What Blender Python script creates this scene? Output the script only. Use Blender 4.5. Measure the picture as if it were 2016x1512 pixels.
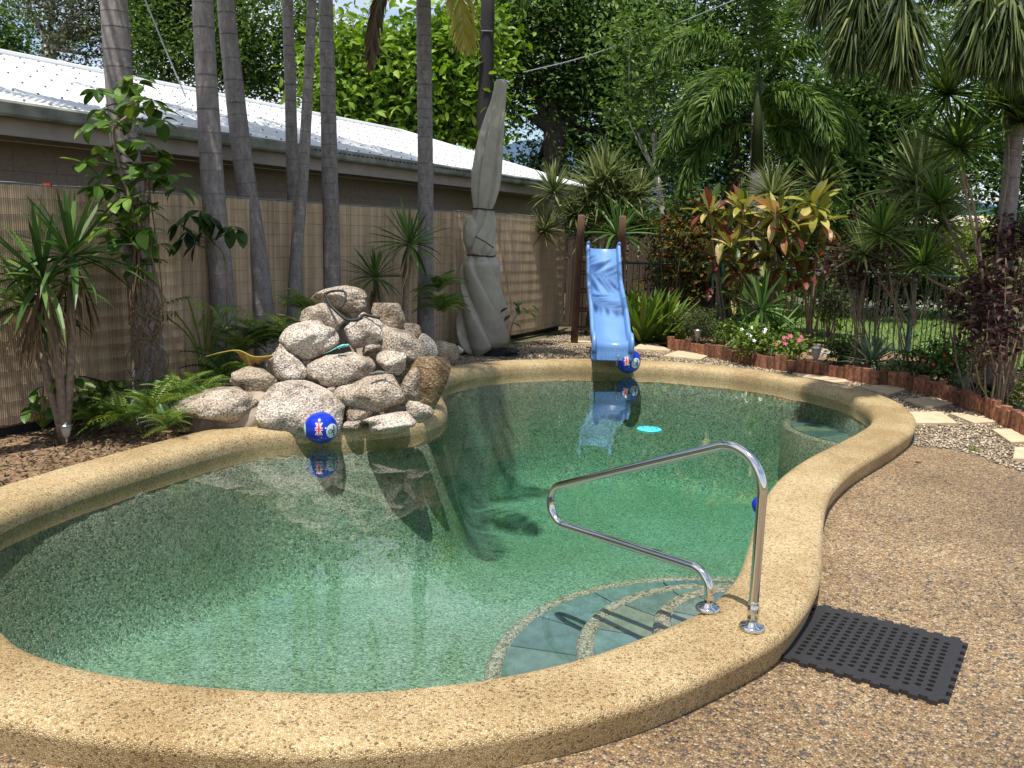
import bpy, bmesh, math, random
import numpy as np
from mathutils import Vector, Matrix
from mathutils.geometry import tessellate_polygon

for o in list(bpy.data.objects): bpy.data.objects.remove(o)
random.seed(7); rng = np.random.default_rng(11)
sc = bpy.context.scene; COL = sc.collection

# ------------------------------------------------------------------ camera, sky, sun, exposure
FPX, PITCH, HC, ROLL = 1720.0, math.radians(9.8), 1.62, math.radians(1.6)
cam_d = bpy.data.cameras.new('camera'); cam = bpy.data.objects.new('camera', cam_d); COL.objects.link(cam)
cam_d.sensor_fit = 'HORIZONTAL'; cam_d.sensor_width = 36.0; cam_d.lens = 36.0*FPX/2016.0
cam_d.clip_start = 0.05; cam_d.clip_end = 9000
cam.matrix_world = (Matrix.Translation((0, 0, HC)) @ Matrix.Rotation(math.pi/2-PITCH, 4, 'X') @ Matrix.Rotation(ROLL, 4, 'Z'))
sc.camera = cam
SUN = Vector((-0.10, -0.30, 0.95)).normalized()          # towards the sun: high, behind the camera and a little left
el = math.asin(SUN.z); azi = math.atan2(SUN.x, SUN.y)
sun_d = bpy.data.lights.new('sun', 'SUN'); sun_d.energy = 4.2; sun_d.angle = math.radians(0.55); sun_d.color = (1.0, 0.955, 0.88)
sun_o = bpy.data.objects.new('sun', sun_d); COL.objects.link(sun_o)
sun_o.rotation_euler = SUN.to_track_quat('Z', 'Y').to_euler()
world = bpy.data.worlds.new('World'); sc.world = world; world.use_nodes = True
wn, wl = world.node_tree.nodes, world.node_tree.links
wn.clear()
w_out = wn.new('ShaderNodeOutputWorld'); w_bg = wn.new('ShaderNodeBackground'); w_sky = wn.new('ShaderNodeTexSky')
w_sky.sky_type = 'NISHITA'; w_sky.sun_disc = False; w_sky.sun_elevation = el; w_sky.sun_rotation = azi
w_sky.air_density = 1.0; w_sky.dust_density = 0.6; w_sky.ozone_density = 1.2
w_tc = wn.new('ShaderNodeTexCoord'); w_map = wn.new('ShaderNodeMapping'); w_map.inputs['Scale'].default_value = (1.0, 1.0, 2.2)
w_no = wn.new('ShaderNodeTexNoise'); w_no.inputs['Scale'].default_value = 2.3; w_no.inputs['Detail'].default_value = 7; w_no.inputs['Roughness'].default_value = 0.55
w_rp = wn.new('ShaderNodeValToRGB'); w_rp.color_ramp.elements[0].position = 0.44; w_rp.color_ramp.elements[1].position = 0.62
w_mx = wn.new('ShaderNodeMix'); w_mx.data_type = 'RGBA'; w_mx.inputs[7].default_value = (7.4, 7.7, 8.3, 1)
wl.new(w_tc.outputs['Generated'], w_map.inputs[0]); wl.new(w_map.outputs[0], w_no.inputs['Vector'])
wl.new(w_no.outputs['Fac'], w_rp.inputs[0]); wl.new(w_rp.outputs[0], w_mx.inputs[0]); wl.new(w_sky.outputs[0], w_mx.inputs[6])
wl.new(w_mx.outputs[2], w_bg.inputs[0]); w_bg.inputs[1].default_value = 0.10; wl.new(w_bg.outputs[0], w_out.inputs[0])
sc.view_settings.view_transform = 'Standard'; sc.view_settings.look = 'None'; sc.view_settings.gamma = 1.0
sc.view_settings.use_curve_mapping = False; sc.view_settings.exposure = 0.66
sc.render.engine = 'CYCLES'
sc.cycles.use_denoising = True; sc.cycles.max_bounces = 8; sc.cycles.transparent_max_bounces = 12; sc.cycles.transmission_bounces = 6
sc.cycles.diffuse_bounces = 3; sc.cycles.glossy_bounces = 4; sc.cycles.volume_bounces = 0
sc.cycles.caustics_reflective = False; sc.cycles.caustics_refractive = False; sc.cycles.sample_clamp_indirect = 6

# ------------------------------------------------------------------ photo measurements -> world points (metres)
def ray(px, py):
    a = (px-1008)/FPX; b = -(py-756)/FPX
    x = a*math.cos(ROLL)-b*math.sin(ROLL); y = a*math.sin(ROLL)+b*math.cos(ROLL)
    return np.array([x, math.cos(PITCH)+y*math.sin(PITCH), -math.sin(PITCH)+y*math.cos(PITCH)])
CAM = np.array([0, 0, HC])
def G(px, py, z=0.0):
    r = ray(px, py); return CAM+r*((z-HC)/r[2])
def D(px, py, Y):
    r = ray(px, py); return CAM+r*(Y/r[1])
def S(px, Y): return px*Y/FPX                            # length of px photo pixels at distance Y
FB = np.array([-3.804, 6.329, 0.]); FD = np.array([0.470, 0.883, 0.]); FN = np.array([-0.883, 0.470, 0.])
def FS(s, o, z): return FB+FD*s+FN*o+np.array([0, 0, z]) # along / behind the reed fence
def FR(px, py, o=0.0):
    r = ray(px, py); n = FN[:2]; t = ((FB[:2]+n*o)@n)/(r[:2]@n); return CAM+r*t
def nrm(v): v = np.asarray(v, float); return v/(np.linalg.norm(v)+1e-12)

# ------------------------------------------------------------------ objects
WL = {}
def tag(o, label=None, cat=None, group=None, kind=None):
    if label: o['label'] = label
    if cat: o['category'] = cat
    if group: o['group'] = group
    if kind: o['kind'] = kind
    return o
def thing(name, loc, label, cat, group=None):
    o = bpy.data.objects.new(name, None); COL.objects.link(o); o.location = tuple(map(float, loc)); o.empty_display_size = 0.1
    WL[o.name] = np.array(loc, float); return tag(o, label, cat, group)
def link(name, me, parent=None, loc=(0, 0, 0)):
    o = bpy.data.objects.new(name, me); COL.objects.link(o); o.location = tuple(map(float, loc))
    if parent is not None: o.parent = parent; WL[o.name] = WL[parent.name]+np.array(loc, float)
    else: WL[o.name] = np.array(loc, float)
    return o

class MB:
    """collects vertices, faces and a per-vertex 'tint', builds one mesh object"""
    def __init__(s): s.v = []; s.f4 = []; s.f3 = []; s.t = []; s.n = 0
    def add(s, v, f4=None, f3=None, t=0.5):
        v = np.asarray(v, float).reshape(-1, 3); m = len(v)
        s.v.append(v)
        if f4 is not None and len(f4): s.f4.append(np.asarray(f4, int)+s.n)
        if f3 is not None and len(f3): s.f3.append(np.asarray(f3, int)+s.n)
        s.t.append(np.broadcast_to(np.asarray(t, float), (m,)).copy()); s.n += m; return s
    def box(s, c, h, R=None, t=0.5):
        q = np.array([[x, y, z] for x in (-1, 1) for y in (-1, 1) for z in (-1, 1)], float)*np.asarray(h)
        if R is not None: q = q@np.asarray(R).T
        return s.add(q+np.asarray(c), [[0, 1, 3, 2], [4, 6, 7, 5], [0, 4, 5, 1], [2, 3, 7, 6], [0, 2, 6, 4], [1, 5, 7, 3]], t=t)
    def tube(s, pts, rad, n=8, cap=True, t=0.5):
        pts = np.asarray(pts, float); m = len(pts); rad = np.broadcast_to(np.asarray(rad, float), (m,))
        tan = np.gradient(pts, axis=0); tan /= np.linalg.norm(tan, axis=1)[:, None]+1e-12
        up = np.array([0, 0, 1.]) if abs(tan[0][2]) < .9 else np.array([1., 0, 0])
        u = nrm(np.cross(up, tan[0])); rings = []
        for i in range(m):
            u = nrm(u-tan[i]*(u@tan[i])); w = np.cross(tan[i], u)
            a = np.arange(n)*2*math.pi/n
            rings.append(pts[i]+rad[i]*(np.cos(a)[:, None]*u+np.sin(a)[:, None]*w))
        v = np.concatenate(rings); i = np.arange(m-1)[:, None]*n; j = np.arange(n)[None]
        a = i+j; b = i+(j+1) % n
        f = np.stack([a, b, b+n, a+n], -1).reshape(-1, 4); f3 = None
        tt = np.repeat(np.broadcast_to(np.asarray(t, float), (m,)), n)
        if cap:
            v = np.concatenate([v, [pts[0], pts[-1]]]); tt = np.concatenate([tt, tt[:1], tt[-1:]]); k = m*n
            f3 = [[k, (q+1) % n, q] for q in range(n)]+[[k+1, (m-1)*n+q, (m-1)*n+(q+1) % n] for q in range(n)]
        return s.add(v, f, f3, tt)
    def lathe(s, prof, c=(0, 0, 0), n=20, R=None, t=0.5):
        a = np.arange(n)*2*math.pi/n
        v = np.concatenate([np.stack([r*np.cos(a), r*np.sin(a), np.full(n, z)], 1) for r, z in prof])
        if R is not None: v = v@np.asarray(R).T
        m = len(prof); i = np.arange(m-1)[:, None]*n; j = np.arange(n)[None]; p = i+j; q = i+(j+1) % n
        return s.add(v+np.asarray(c), np.stack([p, q, q+n, p+n], -1).reshape(-1, 4), t=t)
    def scatter(s, tv, tf, pos, fr, sc_, t):
        """template (k,3) copied at pos (m,3) with frames fr (m,3,3; rows = axes) and scale (m,) or (m,3)"""
        tv = np.asarray(tv, float); tf = np.asarray(tf, int); m = len(pos); k = len(tv)
        sc_ = np.asarray(sc_, float); sc_ = sc_[:, None] if sc_.ndim == 1 else sc_
        q = tv[None]*sc_[:, None, :]; v = np.einsum('mkc,mcd->mkd', q, fr)+np.asarray(pos)[:, None, :]
        f = tf[None]+(np.arange(m)*k)[:, None, None]; f = f.reshape(-1, tf.shape[1])
        kw = dict(f4=f) if tf.shape[1] == 4 else dict(f3=f)
        return s.add(v.reshape(-1, 3), t=np.repeat(np.broadcast_to(np.asarray(t, float), (m,)), k), **kw)
    def mesh(s, name, mat, off=(0, 0, 0), smooth=False):
        v = np.concatenate(s.v)-np.asarray(off); me = bpy.data.meshes.new(name)
        f4 = np.concatenate(s.f4) if s.f4 else np.zeros((0, 4), int); f3 = np.concatenate(s.f3) if s.f3 else np.zeros((0, 3), int)
        me.vertices.add(len(v)); me.vertices.foreach_set('co', v.astype(np.float32).ravel())
        nl = f4.size+f3.size; me.loops.add(nl); me.loops.foreach_set('vertex_index', np.concatenate([f4.ravel(), f3.ravel()]).astype(np.int32))
        npol = len(f4)+len(f3); me.polygons.add(npol)
        st = np.concatenate([np.arange(len(f4))*4, f4.size+np.arange(len(f3))*3]).astype(np.int32); me.polygons.foreach_set('loop_start', st)
        me.polygons.foreach_set('use_smooth', np.full(npol, smooth, bool))
        at = me.attributes.new('tint', 'FLOAT', 'POINT'); at.data.foreach_set('value', np.concatenate(s.t).astype(np.float32))
        me.update(calc_edges=True); me.validate()
        if mat is not None: me.materials.append(mat)
        return me
    def build(s, name, mat, parent=None, smooth=False, kind=None):
        off = WL[parent.name] if parent is not None else (0, 0, 0)
        o = link(name, s.mesh(name, mat, off, smooth), parent)
        if kind: o['kind'] = kind
        return o

def frames(d, roll=None, upv=(0, 0, 1)):
    """rows: x = d, y = sideways, z = face normal"""
    d = np.asarray(d, float); d = d/(np.linalg.norm(d, axis=1)[:, None]+1e-9)
    up = np.broadcast_to(np.asarray(upv, float), d.shape); y = np.cross(up, d)
    bad = np.linalg.norm(y, axis=1) < 1e-3; y[bad] = np.cross(np.array([1., .2, 0]), d[bad])
    y /= np.linalg.norm(y, axis=1)[:, None]; z = np.cross(d, y)
    if roll is not None:
        c, q = np.cos(roll)[:, None], np.sin(roll)[:, None]; y, z = y*c+z*q, z*c-y*q
    return np.stack([d, y, z], 1)
def rot(d, roll=0.0):                                     # Matrix for an object whose +X runs along d
    f = frames(np.array([d], float), np.array([roll]))[0]
    return Matrix([[f[0][i], f[1][i], f[2][i], 0] for i in range(3)]+[[0, 0, 0, 1]])
def rvec(n):
    v = rng.normal(size=(n, 3)); return v/np.linalg.norm(v, axis=1)[:, None]
def spline(P, n, closed=False):
    P = np.asarray(P, float); m = len(P); out = []
    idx = (lambda i: i % m) if closed else (lambda i: min(max(i, 0), m-1))
    segs = m if closed else m-1
    for k in range(n):
        u = k*segs/(n if closed else n-1); i = min(int(u), segs-1); f = u-i
        p0, p1, p2, p3 = P[idx(i-1)], P[idx(i)], P[idx(i+1)], P[idx(i+2)]
        out.append(.5*((2*p1)+(-p0+p2)*f+(2*p0-5*p1+4*p2-p3)*f*f+(-p0+3*p1-3*p2+p3)*f**3))
    return np.array(out)

# ------------------------------------------------------------------ materials
def mat(name):
    m = bpy.data.materials.new(name); m.use_nodes = True; nt = m.node_tree
    return m, nt.nodes, nt.links, nt.nodes['Principled BSDF']
def N(nn, kind, **kw):
    n = nn.new('ShaderNode'+kind)
    for k, v in kw.items():
        if hasattr(n, k): setattr(n, k, v)
        else: n.inputs[k.replace('_', ' ')].default_value = v
    return n
def ramp(nn, stops, interp='LINEAR'):
    r = nn.new('ShaderNodeValToRGB'); cr = r.color_ramp; cr.interpolation = interp
    while len(cr.elements) < len(stops): cr.elements.new(0.5)
    for e, (p, c) in zip(cr.elements, stops): e.position = p; e.color = (*c, 1) if len(c) == 3 else c
    return r
def bump(nn, ll, src, b, strength, dist):
    u = N(nn, 'Bump', Strength=strength, Distance=dist); ll.new(src, u.inputs['Height']); ll.new(u.outputs[0], b.inputs['Normal']); return u
def plain(name, c, rough=0.6, metal=0.0, var=0.0, scale=8.0, bumpd=0.0):
    m, nn, ll, b = mat(name); b.inputs['Roughness'].default_value = rough; b.inputs['Metallic'].default_value = metal
    tc = N(nn, 'TexCoord'); no = N(nn, 'TexNoise', Scale=scale, Detail=6.0)
    ll.new(tc.outputs['Object'], no.inputs['Vector'])
    k = 1-var; g = 1+var
    r = ramp(nn, [(.3, tuple(x*k for x in c)), (.7, tuple(min(1, x*g) for x in c))]); ll.new(no.outputs['Fac'], r.inputs[0]); ll.new(r.outputs[0], b.inputs['Base Color'])
    if bumpd: bump(nn, ll, no.outputs['Fac'], b, .6, bumpd)
    return m
def pebbles(name, scale, stops, rough=.55, depth=.004, dirt=None, dscale=1.2, edge=.45, obj='Object'):
    """exposed aggregate: every cell one pebble with its own colour, joints recessed"""
    m, nn, ll, b = mat(name); b.inputs['Roughness'].default_value = rough
    tc = N(nn, 'TexCoord'); v = N(nn, 'TexVoronoi', Scale=scale); e = N(nn, 'TexVoronoi', Scale=scale, feature='DISTANCE_TO_EDGE')
    for x in (v, e): ll.new(tc.outputs[obj], x.inputs['Vector'])
    sep = N(nn, 'SeparateColor'); ll.new(v.outputs['Color'], sep.inputs[0])
    r = ramp(nn, stops); ll.new(sep.outputs[0], r.inputs[0])
    er = ramp(nn, [(0, (edge,)*3), (.14, (1, 1, 1))]); ll.new(e.outputs['Distance'], er.inputs[0])
    mx = N(nn, 'Mix', data_type='RGBA', blend_type='MULTIPLY'); mx.inputs[0].default_value = 1
    ll.new(r.outputs[0], mx.inputs[6]); ll.new(er.outputs[0], mx.inputs[7]); out = mx.outputs[2]
    if dirt:
        n2 = N(nn, 'TexNoise', Scale=dscale, Detail=8.0, Roughness=.6); ll.new(tc.outputs[obj], n2.inputs['Vector'])
        r2 = ramp(nn, [(.38, dirt), (.66, (1, 1, 1))]); ll.new(n2.outputs['Fac'], r2.inputs[0])
        m2 = N(nn, 'Mix', data_type='RGBA', blend_type='MULTIPLY'); m2.inputs[0].default_value = 1
        ll.new(out, m2.inputs[6]); ll.new(r2.outputs[0], m2.inputs[7]); out = m2.outputs[2]
    ll.new(out, b.inputs['Base Color'])
    hr = ramp(nn, [(0, (0, 0, 0)), (.3, (1, 1, 1))]); ll.new(e.outputs['Distance'], hr.inputs[0]); bump(nn, ll, hr.outputs[0], b, .9, depth)
    return m
def leafmat(name, stops, transl=.3, rough=.5, objrand=False, spec=.22):
    m, nn, ll, b = mat(name); b.inputs['Roughness'].default_value = rough; b.inputs['Specular IOR Level'].default_value = spec
    if objrand: src = N(nn, 'ObjectInfo').outputs['Random']
    else:
        a = N(nn, 'Attribute'); a.attribute_name = 'tint'; src = a.outputs['Fac']
    r = ramp(nn, stops); ll.new(src, r.inputs[0]); ll.new(r.outputs[0], b.inputs['Base Color'])
    tr = N(nn, 'BsdfTranslucent'); hs = N(nn, 'HueSaturation', Saturation=1.1, Value=1.3); ll.new(r.outputs[0], hs.inputs['Color']); ll.new(hs.outputs[0], tr.inputs['Color'])
    mx = N(nn, 'MixShader'); mx.inputs[0].default_value = transl
    ll.new(b.outputs[0], mx.inputs[1]); ll.new(tr.outputs[0], mx.inputs[2]); ll.new(mx.outputs[0], nn['Material Output'].inputs['Surface'])
    return m
M = {}
M['coping'] = pebbles('coping_pebbles', 150, [(0, (.12, .085, .045)), (.10, (.36, .25, .12)), (.28, (.54, .385, .185)), (.65, (.63, .475, .25)), (1, (.72, .595, .37))], dirt=(.66, .60, .50), dscale=1.7, depth=.0025, edge=.62)
M['deck'] = pebbles('deck_pebbles', 95, [(0, (.06, .055, .05)), (.14, (.14, .115, .09)), (.27, (.30, .185, .085)), (.6, (.39, .25, .12)), (.82, (.49, .335, .17)), (1, (.60, .49, .33))], dirt=(.60, .57, .53), dscale=.7, depth=.004, edge=.5)
M['basin'] = pebbles('basin_pebbles', 82, [(0, (.08, .10, .075)), (.2, (.205, .235, .185)), (.5, (.31, .345, .27)), (.8, (.375, .41, .325)), (1, (.52, .56, .46))], dirt=(.8, .82, .7), dscale=1.0, depth=.003, edge=.6)
M['gravel'] = pebbles('gravel_bed', 55, [(0, (.10, .085, .07)), (.3, (.3, .25, .18)), (.7, (.46, .39, .28)), (1, (.62, .56, .46))], dirt=(.6, .55, .48), dscale=1.5, depth=.012, edge=.25)
m, nn, ll, b = mat('pebble'); a = N(nn, 'Attribute'); a.attribute_name = 'tint'
r = ramp(nn, [(0, (.09, .075, .06)), (.2, (.24, .17, .105)), (.5, (.35, .265, .17)), (.8, (.44, .345, .23)), (1, (.55, .48, .37))]); ll.new(a.outputs['Fac'], r.inputs[0]); ll.new(r.outputs[0], b.inputs['Base Color']); b.inputs['Roughness'].default_value = .6; M['pebble'] = m
def ground_mat(name, stops, s1, s2, d):
    m, nn, ll, b = mat(name); b.inputs['Roughness'].default_value = .95; tc = N(nn, 'TexCoord')
    n1 = N(nn, 'TexNoise', Scale=s1, Detail=10.0, Roughness=.65); n2 = N(nn, 'TexNoise', Scale=s2, Detail=5.0)
    mx = N(nn, 'Math', operation='MULTIPLY_ADD'); mx.inputs[1].default_value = .6
    ml = N(nn, 'Math', operation='MULTIPLY'); ml.inputs[1].default_value = .4
    for x in (n1, n2): ll.new(tc.outputs['Object'], x.inputs['Vector'])
    ll.new(n2.outputs['Fac'], ml.inputs[0]); ll.new(n1.outputs['Fac'], mx.inputs[0]); ll.new(ml.outputs[0], mx.inputs[2])
    r = ramp(nn, stops); ll.new(mx.outputs[0], r.inputs[0]); ll.new(r.outputs[0], b.inputs['Base Color']); bump(nn, ll, n1.outputs['Fac'], b, .8, d); return m
M['soil'] = ground_mat('mulch_soil', [(.32, (.06, .035, .02)), (.5, (.20, .115, .06)), (.68, (.36, .25, .15))], 22, 2.0, .03)
M['lawn'] = ground_mat('lawn_turf', [(.35, (.05, .10, .02)), (.5, (.11, .17, .04)), (.65, (.2, .22, .08))], 30, .8, .02)
M['earth'] = ground_mat('earth', [(.35, (.05, .06, .02)), (.65, (.12, .10, .05))], 3, .1, .02)
def granite(name, a, bcol, c, stripes=False):
    m, nn, ll, b = mat(name); b.inputs['Roughness'].default_value = .85; tc = N(nn, 'TexCoord'); oi = N(nn, 'ObjectInfo')
    ad = N(nn, 'VectorMath', operation='ADD'); ll.new(tc.outputs['Object'], ad.inputs[0]); ll.new(oi.outputs['Location'], ad.inputs[1])
    n1 = N(nn, 'TexNoise', Scale=75.0, Detail=4.0, Roughness=.7); n2 = N(nn, 'TexNoise', Scale=6.0, Detail=6.0, Roughness=.65); n3 = N(nn, 'TexVoronoi', Scale=55.0)
    for x in (n1, n2, n3): ll.new(ad.outputs[0], x.inputs['Vector'])
    r1 = ramp(nn, [(.36, a), (.48, bcol), (.66, c)]); ll.new(n1.outputs['Fac'], r1.inputs[0])
    r2 = ramp(nn, [(.32, (.36, .30, .25)), (.46, (.78, .72, .66)), (.58, (.98, .95, .92)), (.72, (1.08, 1.05, 1.0))]); ll.new(n2.outputs['Fac'], r2.inputs[0])
    mx = N(nn, 'Mix', data_type='RGBA', blend_type='MULTIPLY'); mx.inputs[0].default_value = 1; ll.new(r1.outputs[0], mx.inputs[6]); ll.new(r2.outputs[0], mx.inputs[7])
    out = mx.outputs[2]
    if stripes:
        w = N(nn, 'TexWave', Scale=9.0, Distortion=1.6, Detail=2.0); w.bands_direction = 'DIAGONAL'; ll.new(ad.outputs[0], w.inputs['Vector'])
        r3 = ramp(nn, [(0, (.80, .66, .50)), (.5, (.95, .88, .76)), (1, (1.06, 1, .92))]); ll.new(w.outputs['Fac'], r3.inputs[0])
        m3 = N(nn, 'Mix', data_type='RGBA', blend_type='MULTIPLY'); m3.inputs[0].default_value = 1; ll.new(out, m3.inputs[6]); ll.new(r3.outputs[0], m3.inputs[7]); out = m3.outputs[2]
    hs = N(nn, 'HueSaturation'); ll.new(out, hs.inputs['Color']); vm = N(nn, 'MapRange'); vm.inputs[3].default_value = .68; vm.inputs[4].default_value = 1.12; ll.new(oi.outputs['Random'], vm.inputs[0]); ll.new(vm.outputs[0], hs.inputs['Value'])
    sm = N(nn, 'MapRange'); sm.inputs[3].default_value = 1.15; sm.inputs[4].default_value = .7; ll.new(oi.outputs['Random'], sm.inputs[0]); ll.new(sm.outputs[0], hs.inputs['Saturation'])
    ll.new(hs.outputs[0], b.inputs['Base Color'])
    ma = N(nn, 'Math', operation='ADD'); ll.new(n1.outputs['Fac'], ma.inputs[0]); ll.new(n3.outputs['Distance'], ma.inputs[1]); bump(nn, ll, ma.outputs[0], b, .8, .012); return m
M['rock'] = granite('granite', (.10, .08, .06), (.46, .39, .31), (.80, .72, .60))
M['rock_band'] = granite('banded_stone', (.14, .11, .08), (.38, .31, .225), (.58, .50, .39), True)
M['mortar'] = plain('mortar', (.30, .24, .18), .95, var=.3, scale=14, bumpd=.02)
m, nn, ll, b = mat('stainless_steel'); b.inputs['Metallic'].default_value = 1; b.inputs['Roughness'].default_value = .07; b.inputs['Base Color'].default_value = (.66, .65, .62, 1); M['steel'] = m
M['rubber'] = plain('black_rubber', (.018, .017, .018), .6, var=.15, scale=60, bumpd=.0008)
M['ball_blue'] = plain('blue_vinyl', (.006, .03, .42), .22, var=.08, scale=9, bumpd=.004)
M['ball_pale'] = plain('pale_vinyl', (.50, .62, .66), .3)
M['ink_white'] = plain('white_print', (.82, .82, .82), .3)
M['ink_red'] = plain('red_print', (.62, .03, .03), .3)
M['ink_black'] = plain('black_print', (.015, .015, .02), .4)
M['slide'] = plain('blue_plastic', (.125, .255, .52), .34, var=.08, scale=5, bumpd=.004)
def wood(name, stops, sx=30, sz=2.0, rough=.85, objr=True, bd=.004):
    m, nn, ll, b = mat(name); b.inputs['Roughness'].default_value = rough; tc = N(nn, 'TexCoord'); mp = N(nn, 'Mapping'); mp.inputs['Scale'].default_value = (sx, sx, sz)
    oi = N(nn, 'ObjectInfo'); ad = N(nn, 'VectorMath', operation='ADD'); ll.new(tc.outputs['Object'], ad.inputs[0]); ll.new(oi.outputs['Location'], ad.inputs[1]); ll.new(ad.outputs[0], mp.inputs[0])
    n1 = N(nn, 'TexNoise', Scale=1.0, Detail=6.0, Roughness=.6); ll.new(mp.outputs[0], n1.inputs['Vector'])
    r = ramp(nn, stops); ll.new(n1.outputs['Fac'], r.inputs[0]); out = r.outputs[0]
    if objr:
        hs = N(nn, 'HueSaturation'); ll.new(out, hs.inputs['Color']); vm = N(nn, 'MapRange'); vm.inputs[3].default_value = .5; vm.inputs[4].default_value = 1.35; ll.new(oi.outputs['Random'], vm.inputs[0]); ll.new(vm.outputs[0], hs.inputs['Value']); out = hs.outputs[0]
    ll.new(out, b.inputs['Base Color']); bump(nn, ll, n1.outputs['Fac'], b, .6, bd); return m
M['post'] = wood('stained_post', [(.3, (.05, .024, .014)), (.7, (.13, .06, .035))], objr=False)
M['paling'] = wood('dark_paling', [(.3, (.035, .022, .016)), (.7, (.10, .065, .045))])
M['log'] = wood('red_log', [(.28, (.06, .022, .012)), (.5, (.20, .08, .04)), (.72, (.34, .17, .09))], 45, 5)
M['pole'] = wood('old_pole', [(.3, (.004, .003, .003)), (.7, (.012, .009, .008))], 25, 1.0, objr=False)
M['fence_metal'] = plain('fence_metal', (.012, .05, .045), .45)
M['picket'] = plain('picket_metal', (.008, .018, .014), .45)
m, nn, ll, b = mat('reed'); b.inputs['Roughness'].default_value = .7; a = N(nn, 'Attribute'); a.attribute_name = 'tint'; tc = N(nn, 'TexCoord'); mp = N(nn, 'Mapping'); mp.inputs['Scale'].default_value = (2, 2, .8)
n1 = N(nn, 'TexNoise', Scale=1.5, Detail=7.0, Roughness=.6); ll.new(tc.outputs['Object'], mp.inputs[0]); ll.new(mp.outputs[0], n1.inputs['Vector'])
r = ramp(nn, [(0, (.45, .335, .215)), (.5, (.55, .42, .28)), (1, (.64, .50, .345))]); ll.new(a.outputs['Fac'], r.inputs[0]); r2 = ramp(nn, [(.3, (.62, .6, .58)), (.62, (1.08, 1.05, 1))]); ll.new(n1.outputs['Fac'], r2.inputs[0])
mx = N(nn, 'Mix', data_type='RGBA', blend_type='MULTIPLY'); mx.inputs[0].default_value = 1; ll.new(r.outputs[0], mx.inputs[6]); ll.new(r2.outputs[0], mx.inputs[7]); ll.new(mx.outputs[2], b.inputs['Base Color']); M['reed'] = m
M['reed_back'] = plain('reed_backing', (.18, .12, .075), .9)
M['wire'] = plain('wire', (.22, .165, .11), .7)
m, nn, ll, b = mat('canvas'); b.inputs['Roughness'].default_value = .95; tc = N(nn, 'TexCoord'); n1 = N(nn, 'TexNoise', Scale=4.0, Detail=8.0, Roughness=.65); ll.new(tc.outputs['Object'], n1.inputs['Vector'])
r = ramp(nn, [(.3, (.32, .295, .24)), (.5, (.40, .37, .30)), (.7, (.46, .43, .35))]); ll.new(n1.outputs['Fac'], r.inputs[0]); ll.new(r.outputs[0], b.inputs['Base Color']); n2 = N(nn, 'TexNoise', Scale=28.0, Detail=4.0); ll.new(tc.outputs['Object'], n2.inputs['Vector']); bump(nn, ll, n2.outputs['Fac'], b, .5, .008); M['canvas'] = m
M['rope'] = plain('dark_cord', (.025, .022, .02), .8)
M['roof'] = plain('zinc_roof', (.60, .61, .62), .38, var=.07, scale=1.5)
M['screw'] = plain('roof_screw', (.16, .16, .17), .5)
M['gutter'] = plain('gutter_steel', (.22, .23, .19), .6, var=.45, scale=5)
M['slot'] = plain('gutter_slot', (.02, .02, .02), .8)
M['fascia'] = plain('fascia_paint', (.36, .31, .265), .7, var=.1)
M['block'] = plain('block_render', (.36, .30, .245), .9, var=.12, scale=25, bumpd=.004)
M['paver'] = plain('sand_paver', (.50, .385, .25), .85, var=.16, scale=9, bumpd=.003)
m, nn, ll, b = mat('slate_tile'); b.inputs['Roughness'].default_value = .6; tc = N(nn, 'TexCoord'); oi = N(nn, 'ObjectInfo'); n1 = N(nn, 'TexNoise', Scale=9.0, Detail=8.0, Roughness=.65); ll.new(tc.outputs['Object'], n1.inputs['Vector'])
r = ramp(nn, [(0, (.055, .10, .10)), (.25, (.10, .165, .155)), (.5, (.15, .165, .10)), (.75, (.065, .12, .125)), (1, (.17, .20, .155))]); ll.new(oi.outputs['Random'], r.inputs[0]); r2 = ramp(nn, [(.3, (.6, .6, .6)), (.7, (1.3, 1.3, 1.3))]); ll.new(n1.outputs['Fac'], r2.inputs[0])
mx = N(nn, 'Mix', data_type='RGBA', blend_type='MULTIPLY'); mx.inputs[0].default_value = 1; ll.new(r.outputs[0], mx.inputs[6]); ll.new(r2.outputs[0], mx.inputs[7]); ll.new(mx.outputs[2], b.inputs['Base Color']); bump(nn, ll, n1.outputs['Fac'], b, .4, .006); M['tile'] = m
M['grout'] = plain('tile_grout', (.34, .33, .25), .9)
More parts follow.
